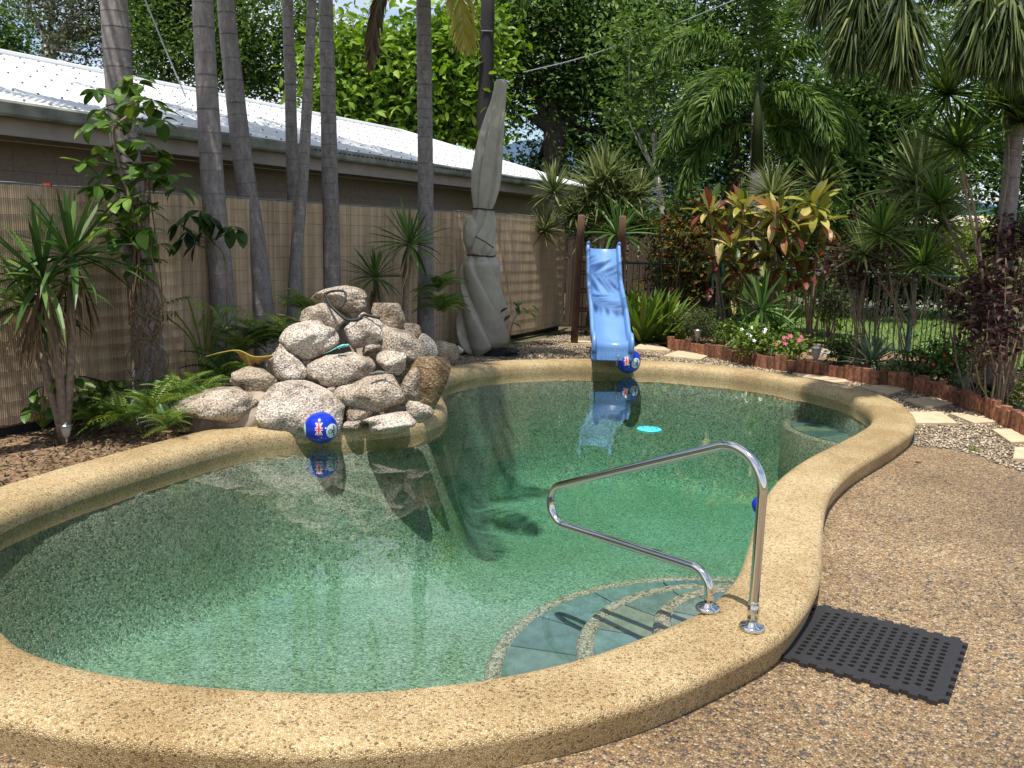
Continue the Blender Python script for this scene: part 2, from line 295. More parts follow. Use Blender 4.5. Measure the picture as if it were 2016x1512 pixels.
def trunkmat(name, lo, hi, scar):
    m, nn, ll, b = mat(name); b.inputs['Roughness'].default_value = .9; tc = N(nn, 'TexCoord'); n1 = N(nn, 'TexNoise', Scale=9.0, Detail=8.0, Roughness=.65); mp = N(nn, 'Mapping'); mp.inputs['Scale'].default_value = (3, 3, .9); ll.new(tc.outputs['Object'], mp.inputs[0]); ll.new(mp.outputs[0], n1.inputs['Vector'])
    r = ramp(nn, [(.3, lo), (.7, hi)]); ll.new(n1.outputs['Fac'], r.inputs[0]); a = N(nn, 'Attribute'); a.attribute_name = 'tint'
    mx = N(nn, 'Mix', data_type='RGBA'); ll.new(a.outputs['Fac'], mx.inputs[0]); ll.new(r.outputs[0], mx.inputs[6]); mx.inputs[7].default_value = (*scar, 1)
    n3 = N(nn, 'TexNoise', Scale=26.0, Detail=5.0, Roughness=.7); oi = N(nn, 'ObjectInfo'); av = N(nn, 'VectorMath', operation='ADD'); ll.new(tc.outputs['Object'], av.inputs[0]); ll.new(oi.outputs['Location'], av.inputs[1]); ll.new(av.outputs[0], n3.inputs['Vector']); r3 = ramp(nn, [(.55, (0, 0, 0)), (.68, (.75, .75, .75))]); ll.new(n3.outputs['Fac'], r3.inputs[0])
    m3 = N(nn, 'Mix', data_type='RGBA'); ll.new(r3.outputs[0], m3.inputs[0]); ll.new(mx.outputs[2], m3.inputs[6]); m3.inputs[7].default_value = (.34, .33, .29, 1); ll.new(m3.outputs[2], b.inputs['Base Color']); bump(nn, ll, n1.outputs['Fac'], b, .6, .014); return m
M['palm'] = trunkmat('palm_trunk', (.13, .11, .105), (.27, .24, .23), (.06, .05, .047))
M['bark'] = plain('bark', (.07, .055, .042), .95, var=.4, scale=12, bumpd=.02)
M['pale_bark'] = plain('pale_bark', (.38, .35, .30), .9, var=.35, scale=10, bumpd=.01)
M['stem'] = plain('woody_stem', (.20, .15, .105), .9, var=.35, scale=30, bumpd=.004)
M['lamp_steel'] = plain('lamp_steel', (.42, .41, .38), .35, .85)
M['lamp_glass'] = plain('lamp_lens', (.42, .40, .34), .2)
M['lamp_dark'] = plain('lamp_plastic', (.03, .03, .03), .5)
M['turquoise'] = plain('turquoise_paint', (.10, .42, .38), .5, var=.35, scale=40, bumpd=.004)
M['grey_paint'] = plain('grey_paint', (.10, .095, .085), .6, var=.5, scale=50, bumpd=.004)
M['hose'] = plain('black_hose', (.008, .008, .009), .65)
M['step_pebble'] = pebbles('step_pebbles', 95, [(0, (.06, .055, .04)), (.2, (.18, .16, .11)), (.6, (.33, .29, .20)), (1, (.46, .42, .31))], depth=.003, edge=.6)
M['disc'] = plain('cyan_plastic', (.05, .52, .62), .4)
M['pot'] = plain('black_pot', (.012, .012, .013), .45)
M['black_cloth'] = plain('black_cloth', (.012, .012, .014), .9, var=.3, scale=12, bumpd=.02)
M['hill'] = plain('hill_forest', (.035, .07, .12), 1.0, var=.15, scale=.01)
M['house_wall'] = plain('house_wall', (.45, .38, .30), .9)
M['teal'] = plain('teal_steel', (.02, .09, .10), .5)
M['line'] = plain('grey_cable', (.24, .26, .29), .5)
GREEN = dict(
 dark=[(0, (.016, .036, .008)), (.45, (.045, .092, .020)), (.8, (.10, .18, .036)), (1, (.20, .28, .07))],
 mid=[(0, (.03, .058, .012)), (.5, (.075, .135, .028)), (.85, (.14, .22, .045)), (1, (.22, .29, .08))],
 olive=[(0, (.03, .045, .015)), (.5, (.07, .10, .035)), (1, (.15, .18, .07))],
 gum=[(0, (.045, .055, .032)), (.5, (.09, .105, .06)), (1, (.17, .18, .10))],
 bright=[(0, (.05, .10, .012)), (.4, (.13, .23, .025)), (.8, (.22, .34, .04)), (1, (.32, .42, .08))],
 fern=[(0, (.04, .085, .014)), (.5, (.11, .19, .03)), (1, (.25, .32, .06))],
 purple=[(0, (.022, .013, .012)), (.5, (.060, .030, .030)), (.8, (.12, .062, .055)), (1, (.17, .16, .09))],
 croton=[(0, (.02, .045, .01)), (.45, (.07, .11, .025)), (.6, (.14, .12, .03)), (.72, (.13, .025, .018)), (.85, (.30, .14, .03)), (1, (.32, .24, .05))],
 striped=[(0, (.05, .08, .022)), (.5, (.13, .16, .055)), (1, (.30, .32, .15))],
 silver=[(0, (.10, .15, .085)), (.5, (.20, .27, .17)), (1, (.36, .42, .30))],
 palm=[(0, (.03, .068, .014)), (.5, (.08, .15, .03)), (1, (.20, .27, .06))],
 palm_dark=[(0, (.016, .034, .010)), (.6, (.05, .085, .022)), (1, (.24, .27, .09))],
 dead=[(0, (.06, .04, .022)), (.5, (.18, .13, .075)), (1, (.36, .28, .17))],
 lime=[(0, (.10, .16, .02)), (.5, (.22, .30, .04)), (1, (.38, .42, .10))],
 yellow=[(0, (.2, .2, .03)), (.6, (.34, .31, .06)), (1, (.42, .36, .10))])
for k, v in GREEN.items(): M['leaf_'+k] = leafmat('leaf_'+k, v, .38 if k != 'dead' else .15)
def om(key, stops, tr=.28, rough=.38): M[key] = leafmat(key, stops, tr, rough, True)
om('o_yucca', [(0, (.03, .068, .016)), (.5, (.065, .135, .03)), (1, (.15, .24, .06))])
om('o_dead', GREEN['dead'], .12, .8)
om('o_vine', [(0, (.035, .085, .014)), (.5, (.085, .17, .025)), (1, (.19, .28, .05))])
om('o_dark', [(0, (.015, .04, .010)), (1, (.05, .10, .02))])
om('o_cord_gold', [(0, (.17, .20, .035)), (.5, (.32, .29, .06)), (1, (.52, .44, .16))])
om('o_cord_pink', [(0, (.28, .12, .05)), (.5, (.44, .25, .11)), (1, (.5, .38, .17))])
om('o_cord_red', [(0, (.07, .015, .014)), (.6, (.17, .04, .03)), (1, (.24, .09, .04))])
om('o_cord_olive', [(0, (.05, .075, .018)), (1, (.15, .18, .04))])
om('o_fern', GREEN['fern'])
# ================================================================== the setting
CZ, WZ, CW = 0.15, 0.035, 0.355                          # coping top, water level, coping width
INN = 0.876*np.array([(-2.14,3.47),(-1.95,3.30),(-1.67,3.16),(-1.33,3.07),(-1.0,3.03),(-.65,3.02),(-.35,3.07),(-.02,3.17),(.34,3.36),(.66,3.61),(.9,3.83),(1.05,4.05),(1.18,4.28),(1.33,4.65),(1.55,5.27),(1.80,5.87),(2.05,6.32),(2.39,6.82),(2.80,7.33),(3.13,7.76),(3.42,8.18),(3.64,8.66),(3.77,9.19),(3.79,9.68),(3.68,10.17),(3.42,10.62),(3.02,11.05),(2.4,11.45),(1.7,11.62),(1.03,11.6),(.4,11.43),(-.1,11.15),(-.5,10.72),(-.74,10.2),(-.80,9.6),(-.70,8.9),(-.62,8.3),(-.78,7.75),(-1.2,7.42),(-1.75,7.22),(-2.12,7.0),(-2.34,6.65),(-2.58,6.1),(-2.82,5.49),(-2.95,4.9),(-2.92,4.35),(-2.66,3.88)])
IN = spline(INN, 460, True)
for _ in range(6): IN = .5*IN+.25*(np.roll(IN, 1, 0)+np.roll(IN, -1, 0))
seg = np.linalg.norm(np.roll(IN, -1, 0)-IN, axis=1); cum = np.concatenate([[0], np.cumsum(seg)]); uu = np.linspace(0, cum[-1], 361)[:-1]
IN = np.stack([np.interp(uu, cum, np.append(IN[:, k], IN[0, k])) for k in (0, 1)], 1)
tn = np.roll(IN, -1, 0)-np.roll(IN, 1, 0); tn /= np.linalg.norm(tn, axis=1)[:, None]
OUTN = np.stack([tn[:, 1], -tn[:, 0]], 1)                # outward (loop runs counter-clockwise)
for _ in range(4): OUTN = .5*OUTN+.25*(np.roll(OUTN, 1, 0)+np.roll(OUTN, -1, 0))
OUTN /= np.linalg.norm(OUTN, axis=1)[:, None]
def off(d): return IN+OUTN*d
def sheet(name, outer, z, material, hole=None, kind='structure', label=None):
    polys = [[Vector((p[0], p[1], 0)) for p in outer]]
    if hole is not None: polys.append([Vector((p[0], p[1], 0)) for p in hole])
    tri = tessellate_polygon(polys); v = [p for q in polys for p in q]
    me = bpy.data.meshes.new(name); me.from_pydata([(p.x, p.y, z) for p in v], [], [tuple(t) for t in tri]); me.update()
    bm = bmesh.new(); bm.from_mesh(me); bmesh.ops.recalc_face_normals(bm, faces=bm.faces)
    for f in bm.faces:
        if f.normal.z < 0: f.normal_flip()
    bm.to_mesh(me); bm.free(); me.materials.append(material); o = link(name, me); tag(o, label, None, None, kind); return o
HOLE = off(CW*.55)
sheet('ground', [(-900, -60), (900, -60), (900, 1500), (-900, 1500)], -.012, M['earth'], HOLE[::3])
# pebbled concrete deck: near side and right of the pool, up to the gravel
def inside(pts, poly):
    x, y = pts[:, 0], pts[:, 1]; c = np.zeros(len(pts), bool); j = len(poly)-1
    for i in range(len(poly)):
        xi, yi = poly[i]; xj, yj = poly[j]
        h = ((yi > y) != (yj > y)) & (x < (xj-xi)*(y-yi)/(yj-yi+1e-12)+xi); c ^= h; j = i
    return c
def arc_of_hole(i0, i1):
    n = len(HOLE); k = [(i0+q) % n for q in range((i1-i0) % n+1)]; return HOLE[k]
def nearest(p): return int(np.argmin(((HOLE-np.array(p))**2).sum(1)))
e1 = G(1797, 880); e2 = G(1905, 893); e3 = G(2016, 932)
LOGPX = [(1315,690),(1360,697),(1400,705),(1450,715),(1500,725),(1550,733),(1600,740),(1650,748),(1700,755),(1750,763),(1800,772),(1850,788),(1900,806),(1960,832),(2016,860),(2090,900),(2200,985)]
LOGP = np.array([G(x, y)[:2] for x, y in LOGPX])
iA, iB = nearest((-2.75, 5.1)), nearest((3.2, 6.9))
deck_edge = arc_of_hole(iA, iB)
deck_poly = [(-6.5, 4.9)]+[tuple(p) for p in deck_edge]+[(3.55, 6.86), (e2[0], e2[1]), (e3[0], e3[1]), tuple(LOGP[-1]), (6.6, 6.0), (10, 5.6), (10, -3), (-6.5, -3)]
deck = sheet('pool_deck', deck_poly, 0.0, M['deck'])
def crack(pix, w):                                       # hairline crack in the slab
    P_ = spline([G(x, y, .0015) for x, y in pix], 60); P_[:, :2] += rng.normal(size=(60, 2))*.006; n_ = np.gradient(P_, axis=0)[:, [1, 0, 2]]*[1, -1, 0]; n_ /= np.linalg.norm(n_, axis=1)[:, None]; ww = (w*rng.uniform(.3, 1, 60))[:, None]
    MB().add(np.concatenate([P_-n_*ww, P_+n_*ww]), [[k, k+1, 61+k, 60+k] for k in range(59)]).build('crack', M['slot'], deck)
crack([(1405, 1395), (1470, 1432), (1520, 1470), (1570, 1490), (1640, 1530)], .0022)
crack([(1950, 1120), (1990, 1180), (2040, 1230)], .0018)
# gravel bed: from the deck round the far end to the slide and the umbrella
iC = nearest((-.9, 9.3)); gravel_edge = arc_of_hole(iB, iC)
grav_poly = [tuple(p) for p in gravel_edge[::2]]+[(-1.9, 9.6), (-.6, 11.6), (.95, 14.4), (1.9, 14.2)]+[tuple(p) for p in LOGP]+[(e3[0], e3[1]), (e2[0], e2[1]), (3.55, 6.86)]
sheet('gravel_path', grav_poly, 0.0, M['gravel'])
# mulch beds
iD = nearest((-2.75, 5.1))
bed = arc_of_hole(iC, iD)
sheet('mulch_bed', [tuple(p) for p in bed[::2]]+[(-6.5, 4.9), (-5.2, 6.1)]+[tuple(FS(s, .1, 0)[:2]) for s in (0, 4, 8)]+[(-1.9, 9.6)], 0.0, M['soil'])
sheet('flower_bed', [tuple(p) for p in LOGP]+[(6.6, 6.0), (7.4, 9.5), (5.4, 13.2), (3.0, 15.2), (1.9, 14.4)], .03, M['soil'])
sheet('lawn', [(3.1, 14.7), (5.3, 13.0), (7.5, 9.6), (22, 9.0), (30, 30), (14, 25), (6.5, 21.4), (4.2, 19.5)], .004, M['lawn'])
pp = np.array([(6.3, 20.9), (12.5, 23.2), (16, 24.6)]); pm = MB()
for i in range(2):
    a, b_ = pp[i], pp[i+1]; d_ = nrm(b_-a); pm.box([*((a+b_)/2), .03], [np.linalg.norm(b_-a)/2, .3, .03], [[d_[0], -d_[1], 0], [d_[1], d_[0], 0], [0, 0, 1]])
tag(pm.build('garden_kerb', plain('kerb_concrete', (.30, .27, .24), .9, var=.2)), None, None, None, 'structure')
# loose pebbles on the gravel, too many to count
ico = bmesh.new(); bmesh.ops.create_icosphere(ico, subdivisions=1, radius=1); IV = np.array([v.co for v in ico.verts]); IF = np.array([[v.index for v in f.verts] for f in ico.faces]); ico.free()
oct_v = np.array([[1, 0, 0], [0, 1, 0], [-1, 0, 0], [0, -1, 0], [0, 0, .7], [0, 0, -.5]], float); oct_f = np.array([[0, 1, 4], [1, 2, 4], [2, 3, 4], [3, 0, 4], [1, 0, 5], [2, 1, 5], [3, 2, 5], [0, 3, 5]])
gp = np.array(grav_poly); cand = np.stack([rng.uniform(-1, 6, 90000), rng.uniform(5.2, 14.5, 90000)], 1)
cand = cand[inside(cand, gp)]; cand = cand[~inside(cand, off(CW+.01))][:26000]; q = len(cand)
mb = MB(); sz = rng.uniform(.008, .019, (q, 1))*rng.uniform(.65, 1.25, (q, 3))
mb.scatter(oct_v, oct_f, np.c_[cand, np.full(q, .004)+rng.uniform(0, .006, q)], frames(rvec(q)*[1, 1, .3], rng.uniform(-.5, .5, q)), sz, rng.uniform(0, 1, q))
tag(mb.build('gravel', M['pebble'], smooth=True), 'loose cream and grey pebbles covering the path round the pool', 'gravel', None, 'stuff')
# mulch chips and fallen bits on the left bed
cand = np.stack([rng.uniform(-5, .2, 40000), rng.uniform(4.8, 11.5, 40000)], 1); bp = np.array([tuple(p) for p in bed]+[(-6.5, 4.9), (-5.2, 6.1)]+[tuple(FS(s, .1, 0)[:2]) for s in (0, 4, 8)]+[(-1.9, 9.6)])
cand = cand[inside(cand, bp)]; cand = cand[~inside(cand, off(CW+.01))][:9000]; q = len(cand); mb = MB()
mb.scatter(oct_v, oct_f, np.c_[cand, np.full(q, .006)], frames(rvec(q)*[1, 1, .35], rng.uniform(-1, 1, q)), rng.uniform(.4, 1.6, (q, 3))*[.022, .008, .006], rng.uniform(0, 1, q))
tag(mb.build('mulch', M['leaf_dead']), 'brown bark chips scattered over the bed by the reed fence', 'mulch', None, 'stuff')
# grass blades
cand = np.stack([rng.uniform(3, 16, 60000), rng.uniform(9.5, 24, 60000)], 1); cand = cand[inside(cand, np.array([(3.1, 14.7), (5.3, 13.0), (7.5, 9.6), (14, 9.3), (15.5, 23.8), (12.5, 22.8), (6.5, 20.6), (4.2, 19.2)]))]
q = len(cand); mb = MB(); bl = np.array([[0, -.12, 0], [0, .12, 0], [1, 0, .1]]); dd = rvec(q)*[.8, .8, 0]+[0, 0, .9]
mb.scatter(bl, [[0, 1, 2]], np.c_[cand, np.full(q, .004)], frames(dd), rng.uniform(.04, .085, q), rng.uniform(.1, 1, q)); tag(mb.build('grass', M['leaf_fern']), 'sunlit mown grass seen through the pool fence', 'grass', None, 'stuff')

# ------------------------------------------------------------------ pool: coping, basin, steps, water
pool = thing('swimming_pool', (0, 5.5, 0), 'kidney shaped pool with raised tan pebble rim and green pebbled basin', 'pool')
PROF = [(.012, -.5), (.004, -.05), (0, .04), (0, CZ-.07), (.006, CZ-.045), (.02, CZ-.022), (.045, CZ-.008), (.08, CZ-.001), (.12, CZ), (.25, CZ), (.305, CZ-.002), (.332, CZ-.008), (.347, CZ-.02), (.354, CZ-.036), (CW-.002, CZ-.05), (CW-.028, .004), (CW-.034, -.05)]
nI = len(IN); vv = np.concatenate([np.c_[off(d), np.full(nI, z)] for d, z in PROF]); ii = np.arange(len(PROF)-1)[:, None]*nI; jj = np.arange(nI)[None]; pA = ii+jj; pB = ii+(jj+1) % nI
MB().add(vv, np.stack([pA, pA+nI, pB+nI, pB], -1).reshape(-1, 4)).build('coping', M['coping'], pool, True)
gx = np.arange(-3.1, 3.75, .05); gy = np.arange(2.3, 10.6, .05); GX, GY = np.meshgrid(gx, gy); gpts = np.c_[GX.ravel(), GY.ravel()]
ins = inside(gpts, off(.04)); dist = np.empty(len(gpts))
IN4 = np.concatenate([IN+(np.roll(IN, -1, 0)-IN)*f for f in (0, .25, .5, .75)])
for k in range(0, len(gpts), 2000): dist[k:k+2000] = np.sqrt(((gpts[k:k+2000, None]-IN4[None])**2).sum(-1)).min(1)
sd = np.where(inside(gpts, IN), dist, -dist)
deep = -.68-.55*np.clip((gpts[:, 1]-3.5)/4.5, 0, 1)
wall_h = np.clip(sd/.42, 0, 1); zz = -.07+(deep+.07)*(1-(1-wall_h)**3.0)
zz = np.where(sd < 0, np.minimum(-.07-4.5*sd, .06), zz)
ny, nx = GX.shape; idx = np.arange(ny*nx).reshape(ny, nx); keep = (sd > -.16).reshape(ny, nx)
fq = np.stack([idx[:-1, :-1], idx[:-1, 1:], idx[1:, 1:], idx[1:, :-1]], -1).reshape(-1, 4); kk = keep.ravel()[fq].all(1)
MB().add(np.c_[gpts, zz], fq[kk]).build('basin', M['basin'], pool, True)
# curved entry steps by the handrail: three treads laid with slate tiles
SC = np.array([1.16, 3.62])
def tread(r0, r1, z, zb, nt, a0, a1, name='step'):
    aa = np.linspace(a0, a1, 40); st = MB(); rings = [(r0-.04, z-.012), (r1-.075, z-.012), (r1-.07, z), (r1-.02, z+.002), (r1, z-.02), (r1+.006, zb)]
    v = np.concatenate([np.stack([SC[0]+r*np.cos(aa), SC[1]+r*np.sin(aa), np.full(40, zz_)], 1) for r, zz_ in rings]); i_ = np.arange(len(rings)-1)[:, None]*40; j_ = np.arange(39)[None]; p_ = i_+j_
    o = st.add(v, np.stack([p_, p_+40, p_+41, p_+1], -1).reshape(-1, 4)).build(name, M['step_pebble'], pool, True)
    ed = np.linspace(a0, a1, nt+1)+np.concatenate([[0], rng.uniform(-.03, .03, nt-1), [0]])
    for k in range(nt):
        g = .006; t0, t1 = ed[k]+g/r1, ed[k+1]-g/r1; th = np.linspace(t0, t1, 5); ra, rb = r0+g, r1-.078
        low = [np.stack([SC[0]+r*np.cos(th), SC[1]+r*np.sin(th), np.full(5, zz_)], 1) for r, zz_ in ((ra, z-.02), (ra, z+.001), (rb, z+.001), (rb, z-.02))]
        v = np.concatenate(low); f = [[a*5+b2, (a+1)*5+b2, (a+1)*5+b2+1, a*5+b2+1] for a in range(3) for b2 in range(4)]
        f += [[0, 5, 10, 15], [4, 19, 14, 9]]
        c = v.mean(0); tl = link('tile', MB().add(v-c, f).mesh('tile', M['tile']), o, c-WL[o.name])
A0, A1 = math.radians(62), math.radians(188)
tread(.03, .50, -.075, -.24, 4, A0, A1)
tread(.50, .84, -.20, -.36, 5, A0, A1)
tread(.84, 1.25, -.33, -.95, 6, A0, A1)
# tiled ledge at the far right
SC = np.array([3.70, 8.62])
tread(.25, .92, -.24, -.80, 7, math.radians(135), math.radians(265), 'ledge')
# water
m, nn, ll, b = mat('pool_water'); nn.remove(b); tr = N(nn, 'BsdfTransparent'); gl = N(nn, 'BsdfGlossy', Roughness=.0); fr = N(nn, 'Fresnel', IOR=1.333); mx = N(nn, 'MixShader')
gl.inputs['Color'].default_value = (1, 1, 1, 1)
tc = N(nn, 'TexCoord'); n1 = N(nn, 'TexNoise', Scale=1.1, Detail=2.0); n2 = N(nn, 'TexNoise', Scale=7.0, Detail=2.0); ll.new(tc.outputs['Object'], n1.inputs['Vector']); ll.new(tc.outputs['Object'], n2.inputs['Vector'])
rings = None
for (cx, cy, amp) in ((-1.42, 6.36, 1.0), (-.35, 7.35, .9)):
    vs = N(nn, 'VectorMath', operation='DISTANCE'); vs.inputs[1].default_value = (cx, cy, WZ); ge = N(nn, 'NewGeometry'); ll.new(ge.outputs['Position'], vs.inputs[0])
    si = N(nn, 'Math', operation='MULTIPLY'); si.inputs[1].default_value = 62.0; ll.new(vs.outputs['Value'], si.inputs[0]); sn = N(nn, 'Math', operation='SINE'); ll.new(si.outputs[0], sn.inputs[0])
    fo = N(nn, 'MapRange'); fo.inputs[1].default_value = .12; fo.inputs[2].default_value = .75; fo.inputs[3].default_value = amp*.22; fo.inputs[4].default_value = 0; ll.new(vs.outputs['Value'], fo.inputs[0])
    mu = N(nn, 'Math', operation='MULTIPLY'); ll.new(sn.outputs[0], mu.inputs[0]); ll.new(fo.outputs[0], mu.inputs[1])
    if rings is None: rings = mu.outputs[0]
    else:
        ad = N(nn, 'Math', operation='ADD'); ll.new(rings, ad.inputs[0]); ll.new(mu.outputs[0], ad.inputs[1]); rings = ad.outputs[0]
ma = N(nn, 'Math', operation='MULTIPLY_ADD'); ma.inputs[1].default_value = .10; ll.new(n2.outputs['Fac'], ma.inputs[0]); ll.new(n1.outputs['Fac'], ma.inputs[2])
ad = N(nn, 'Math', operation='ADD'); ll.new(ma.outputs[0], ad.inputs[0]); ll.new(rings, ad.inputs[1])
bu = N(nn, 'Bump', Strength=.5, Distance=.012); ll.new(ad.outputs[0], bu.inputs['Height'])
for x in (gl, fr): ll.new(bu.outputs[0], x.inputs['Normal'])
ll.new(fr.outputs[0], mx.inputs[0]); ll.new(tr.outputs[0], mx.inputs[1]); ll.new(gl.outputs[0], mx.inputs[2]); ll.new(mx.outputs[0], nn['Material Output'].inputs['Surface'])
ab = N(nn, 'VolumeAbsorption', Density=.32); ab.inputs['Color'].default_value = (.30, .84, .70, 1); ll.new(ab.outputs[0], nn['Material Output'].inputs['Volume'])
M['water'] = m
wt = [Vector((*p, WZ)) for p in off(.008)]; nW = len(wt); me = bpy.data.meshes.new('water')
me.from_pydata([tuple(p) for p in wt]+[(p.x, p.y, -1.9) for p in wt], [], [tuple(range(nW)), tuple(range(2*nW-1, nW-1, -1))]+[(k, k+nW, (k+1) % nW+nW, (k+1) % nW) for k in range(nW)]); me.update(); me.materials.append(m)
tag(link('water', me), None, None, None, 'structure')

# ------------------------------------------------------------------ reed fence
def reed_panel(s0, s1, zt, bow, label, fine):
    root = thing('reed_fence', FS((s0+s1)/2, 0, 0), label, 'fence', 'reed screens along the neighbouring building')
    L = s1-s0; zb = .10; step = .0165 if fine else .021; ss = np.arange(s0, s1, step); tv = []; mb = MB(); q = len(ss)
    def P(s, z, o=0): 
        u = (s-s0)/L; return FS(s, -bow*math.sin(math.pi*u)-bow*.4*u+o, z)
    prof = [(-.0075, .0), (-.004, -.006), (.004, -.006), (.0075, .0)]
    for k, s in enumerate(ss):
        w = rng.uniform(.85, 1.05)*step/.0165; v = [P(s+a*w, zb+rng.uniform(-.006, .006), o) for a, o in prof]+[P(s+a*w, zt+rng.uniform(-.006, .006), o) for a, o in prof]
        mb.add(v, [[0, 1, 5, 4], [1, 2, 6, 5], [2, 3, 7, 6]], t=rng.uniform(0, 1))
    mb.build('reed_slats', M['reed'], root, kind='stuff')
    bk = MB(); us = np.linspace(s0, s1, 16); bk.add([P(s, z, .012) for s in us for z in (zb-.02, zt-.01)], [[2*k, 2*k+2, 2*k+3, 2*k+1] for k in range(15)]); bk.build('backing', M['reed_back'], root)
    for z in np.arange(zb+.06, zt, .115 if fine else .15):
        MB().tube([P(s, z+rng.uniform(-.004, .004), -.0075) for s in np.linspace(s0, s1, 24)], .0016, 5).build('binding_wire', M['wire'], root)
    MB().tube([P(s, zt+.012+.004*math.sin(s*9), -.004) for s in np.linspace(s0, s1, 20)], .005, 6).build('top_wire', M['line'], root)
    for u in (.06, .98):
        s = s0+L*u; MB().box(P(s, zt/2, .04), [.025, .012, zt/2], np.array([FD, FN, [0, 0, 1]]).T).build('post', M['paling'], root)
def s_of(px, py): return float((FR(px, py)-FB)@FD)
sA, sB, sC, sD = s_of(-260, 500), s_of(552, 500), s_of(893, 500), s_of(1105, 500)
reed_panel(sA, sB-.01, 1.87, .0, 'brown reed screen fence behind the vine clad palm and spiky yucca', True)
reed_panel(sB, sC-.01, 1.87, .0, 'brown reed screen panel behind the thin grey palm trunks and boulders', True)
reed_panel(sC, sD, 1.88, .10, 'bowed sunlit reed panel between the folded umbrella and the blue slide', False)
pl = MB(); pl.box(FS((sA+sD)/2, .06, .05), [(sD-sA)/2, .02, .06], np.array([FD, FN, [0, 0, 1]]).T); tag(pl.build('fence_plinth', M['black_cloth']), 'dark board strip along the foot of the reed fence', 'plinth')
# red clip on the fence top
tag(MB().box(FR(93, 366)+[0, 0, .01], [.03, .012, .012]).build('fence_clip', plain('red_clip', (.5, .05, .03), .5)), 'small red clip on the fence top wire left of the vine', 'clip')

# ------------------------------------------------------------------ neighbouring building
GO, GZ, RO, RZ = .5, 2.40, 4.0, 3.50
bld = thing('white_roofed_building', FS(6, 2, 0), 'low building with white corrugated roof behind the reed fence', 'building')
s0, s1 = -9.0, 11.75; sr = 10.7
def roof_pt(s, u):                                        # u 0 gutter .. 1 ridge; the right end follows the sloping end edge
    e = s1+(sr-s1)*u; return s, GO-.03+(RO-GO)*u, GZ+.10+(RZ-GZ-.10)*u, e
cols = np.arange(s0, s1, .019); mb = MB(); vs = []; U = np.linspace(0, 1, 7)
for k, s in enumerate(cols):
    h = .009*math.sin(s/.076*2*math.pi)
    for u in U:
        _, o, z, e = roof_pt(s, u); vs.append(FS(min(s, e), o, z+h))
n7 = 7; nC = len(cols); i_ = np.arange(nC-1)[:, None]*n7; j_ = np.arange(6)[None]; p_ = i_+j_
mb.add(vs, np.stack([p_, p_+n7, p_+n7+1, p_+1], -1).reshape(-1, 4)); roof = mb.build('roof', M['roof'], bld, True)
sm = MB()
for s in np.arange(-7, s1, .228):
    for u in (.06, .20, .36, .52, .68, .84, .96):
        _, o, z, e = roof_pt(s, u)
        if s < e-.1: sm.add(IV*[.013, .013, .012]+FS(s+.057, o, z+.012), f3=IF)
sm.build('screw', M['screw'], roof, kind='stuff')
MB().tube([FS(s, RO, RZ+.015) for s in (s0, sr)], .05, 8).build('ridge_cap', M['roof'], roof)
MB().tube([FS(sr, RO, RZ+.015), FS(s1, GO, GZ+.11)], .045, 8).build('hip_cap', M['roof'], roof)
# back slope + end slope
MB().add([FS(s0, RO, RZ), FS(sr, RO, RZ), FS(sr+2.2, RO+3.5, GZ), FS(s0, RO+3.5, GZ), FS(s1, GO, GZ+.1)], [[0, 1, 2, 3]], [[1, 4, 2]]).build('back_roof', M['roof'], bld)
# gutter with slots, fascia, soffit
gpz = [(.0, .11), (-.10, .12), (-.115, .10), (-.11, .02), (-.095, 0), (.0, 0)]
v = [FS(s, GO+o, GZ+z) for s in (s0, s1) for o, z in gpz]; k = len(gpz)
gut = MB().add(v, [[a, a+1, k+a+1, k+a] for a in range(k-1)]).build('gutter', M['gutter'], bld)
sl = MB()
for s in np.arange(4.0, s1-.05, .085): sl.box(FS(s, GO-.1145, GZ+.075), [.026, .002, .0075], np.array([FD, FN, [0, 0, 1]]).T)
sl.build('slot', M['slot'], gut, kind='stuff')
MB().box(FS((s0+s1)/2, GO+.022, GZ-.02), [(s1-s0)/2, .012, .115], np.array([FD, FN, [0, 0, 1]]).T).build('fascia', M['fascia'], bld)
MB().box(FS((s0+s1)/2, GO+.34, GZ-.11), [(s1-s0)/2, .30, .008], np.array([FD, FN, [0, 0, 1]]).T).build('soffit', M['fascia'], bld)
wall = MB().box(FS((s0+s1-.4)/2, GO+.75, 1.12), [(s1-s0-.4)/2+.25, .06, 1.16], np.array([FD, FN, [0, 0, 1]]).T).build('wall', M['block'], bld)
RB = np.array([FD, FN, [0, 0, 1]]).T
MB().box(FS(s1-.17, GO+3.6, 1.16), [.06, 2.8, 1.22], RB).build('end_wall', M['block'], bld)
blk = MB().box([0, 0, 0], [.198, .012, .0975], RB).mesh('block', M['block'])
for row in range(5):
    for k in range(48):
        s = -2.0+k*.4+(.2 if row % 2 else 0)
        if s > s1-.7: continue
        link('block', blk, wall, FS(s, GO+.688, 1.33+row*.2)-WL[wall.name])
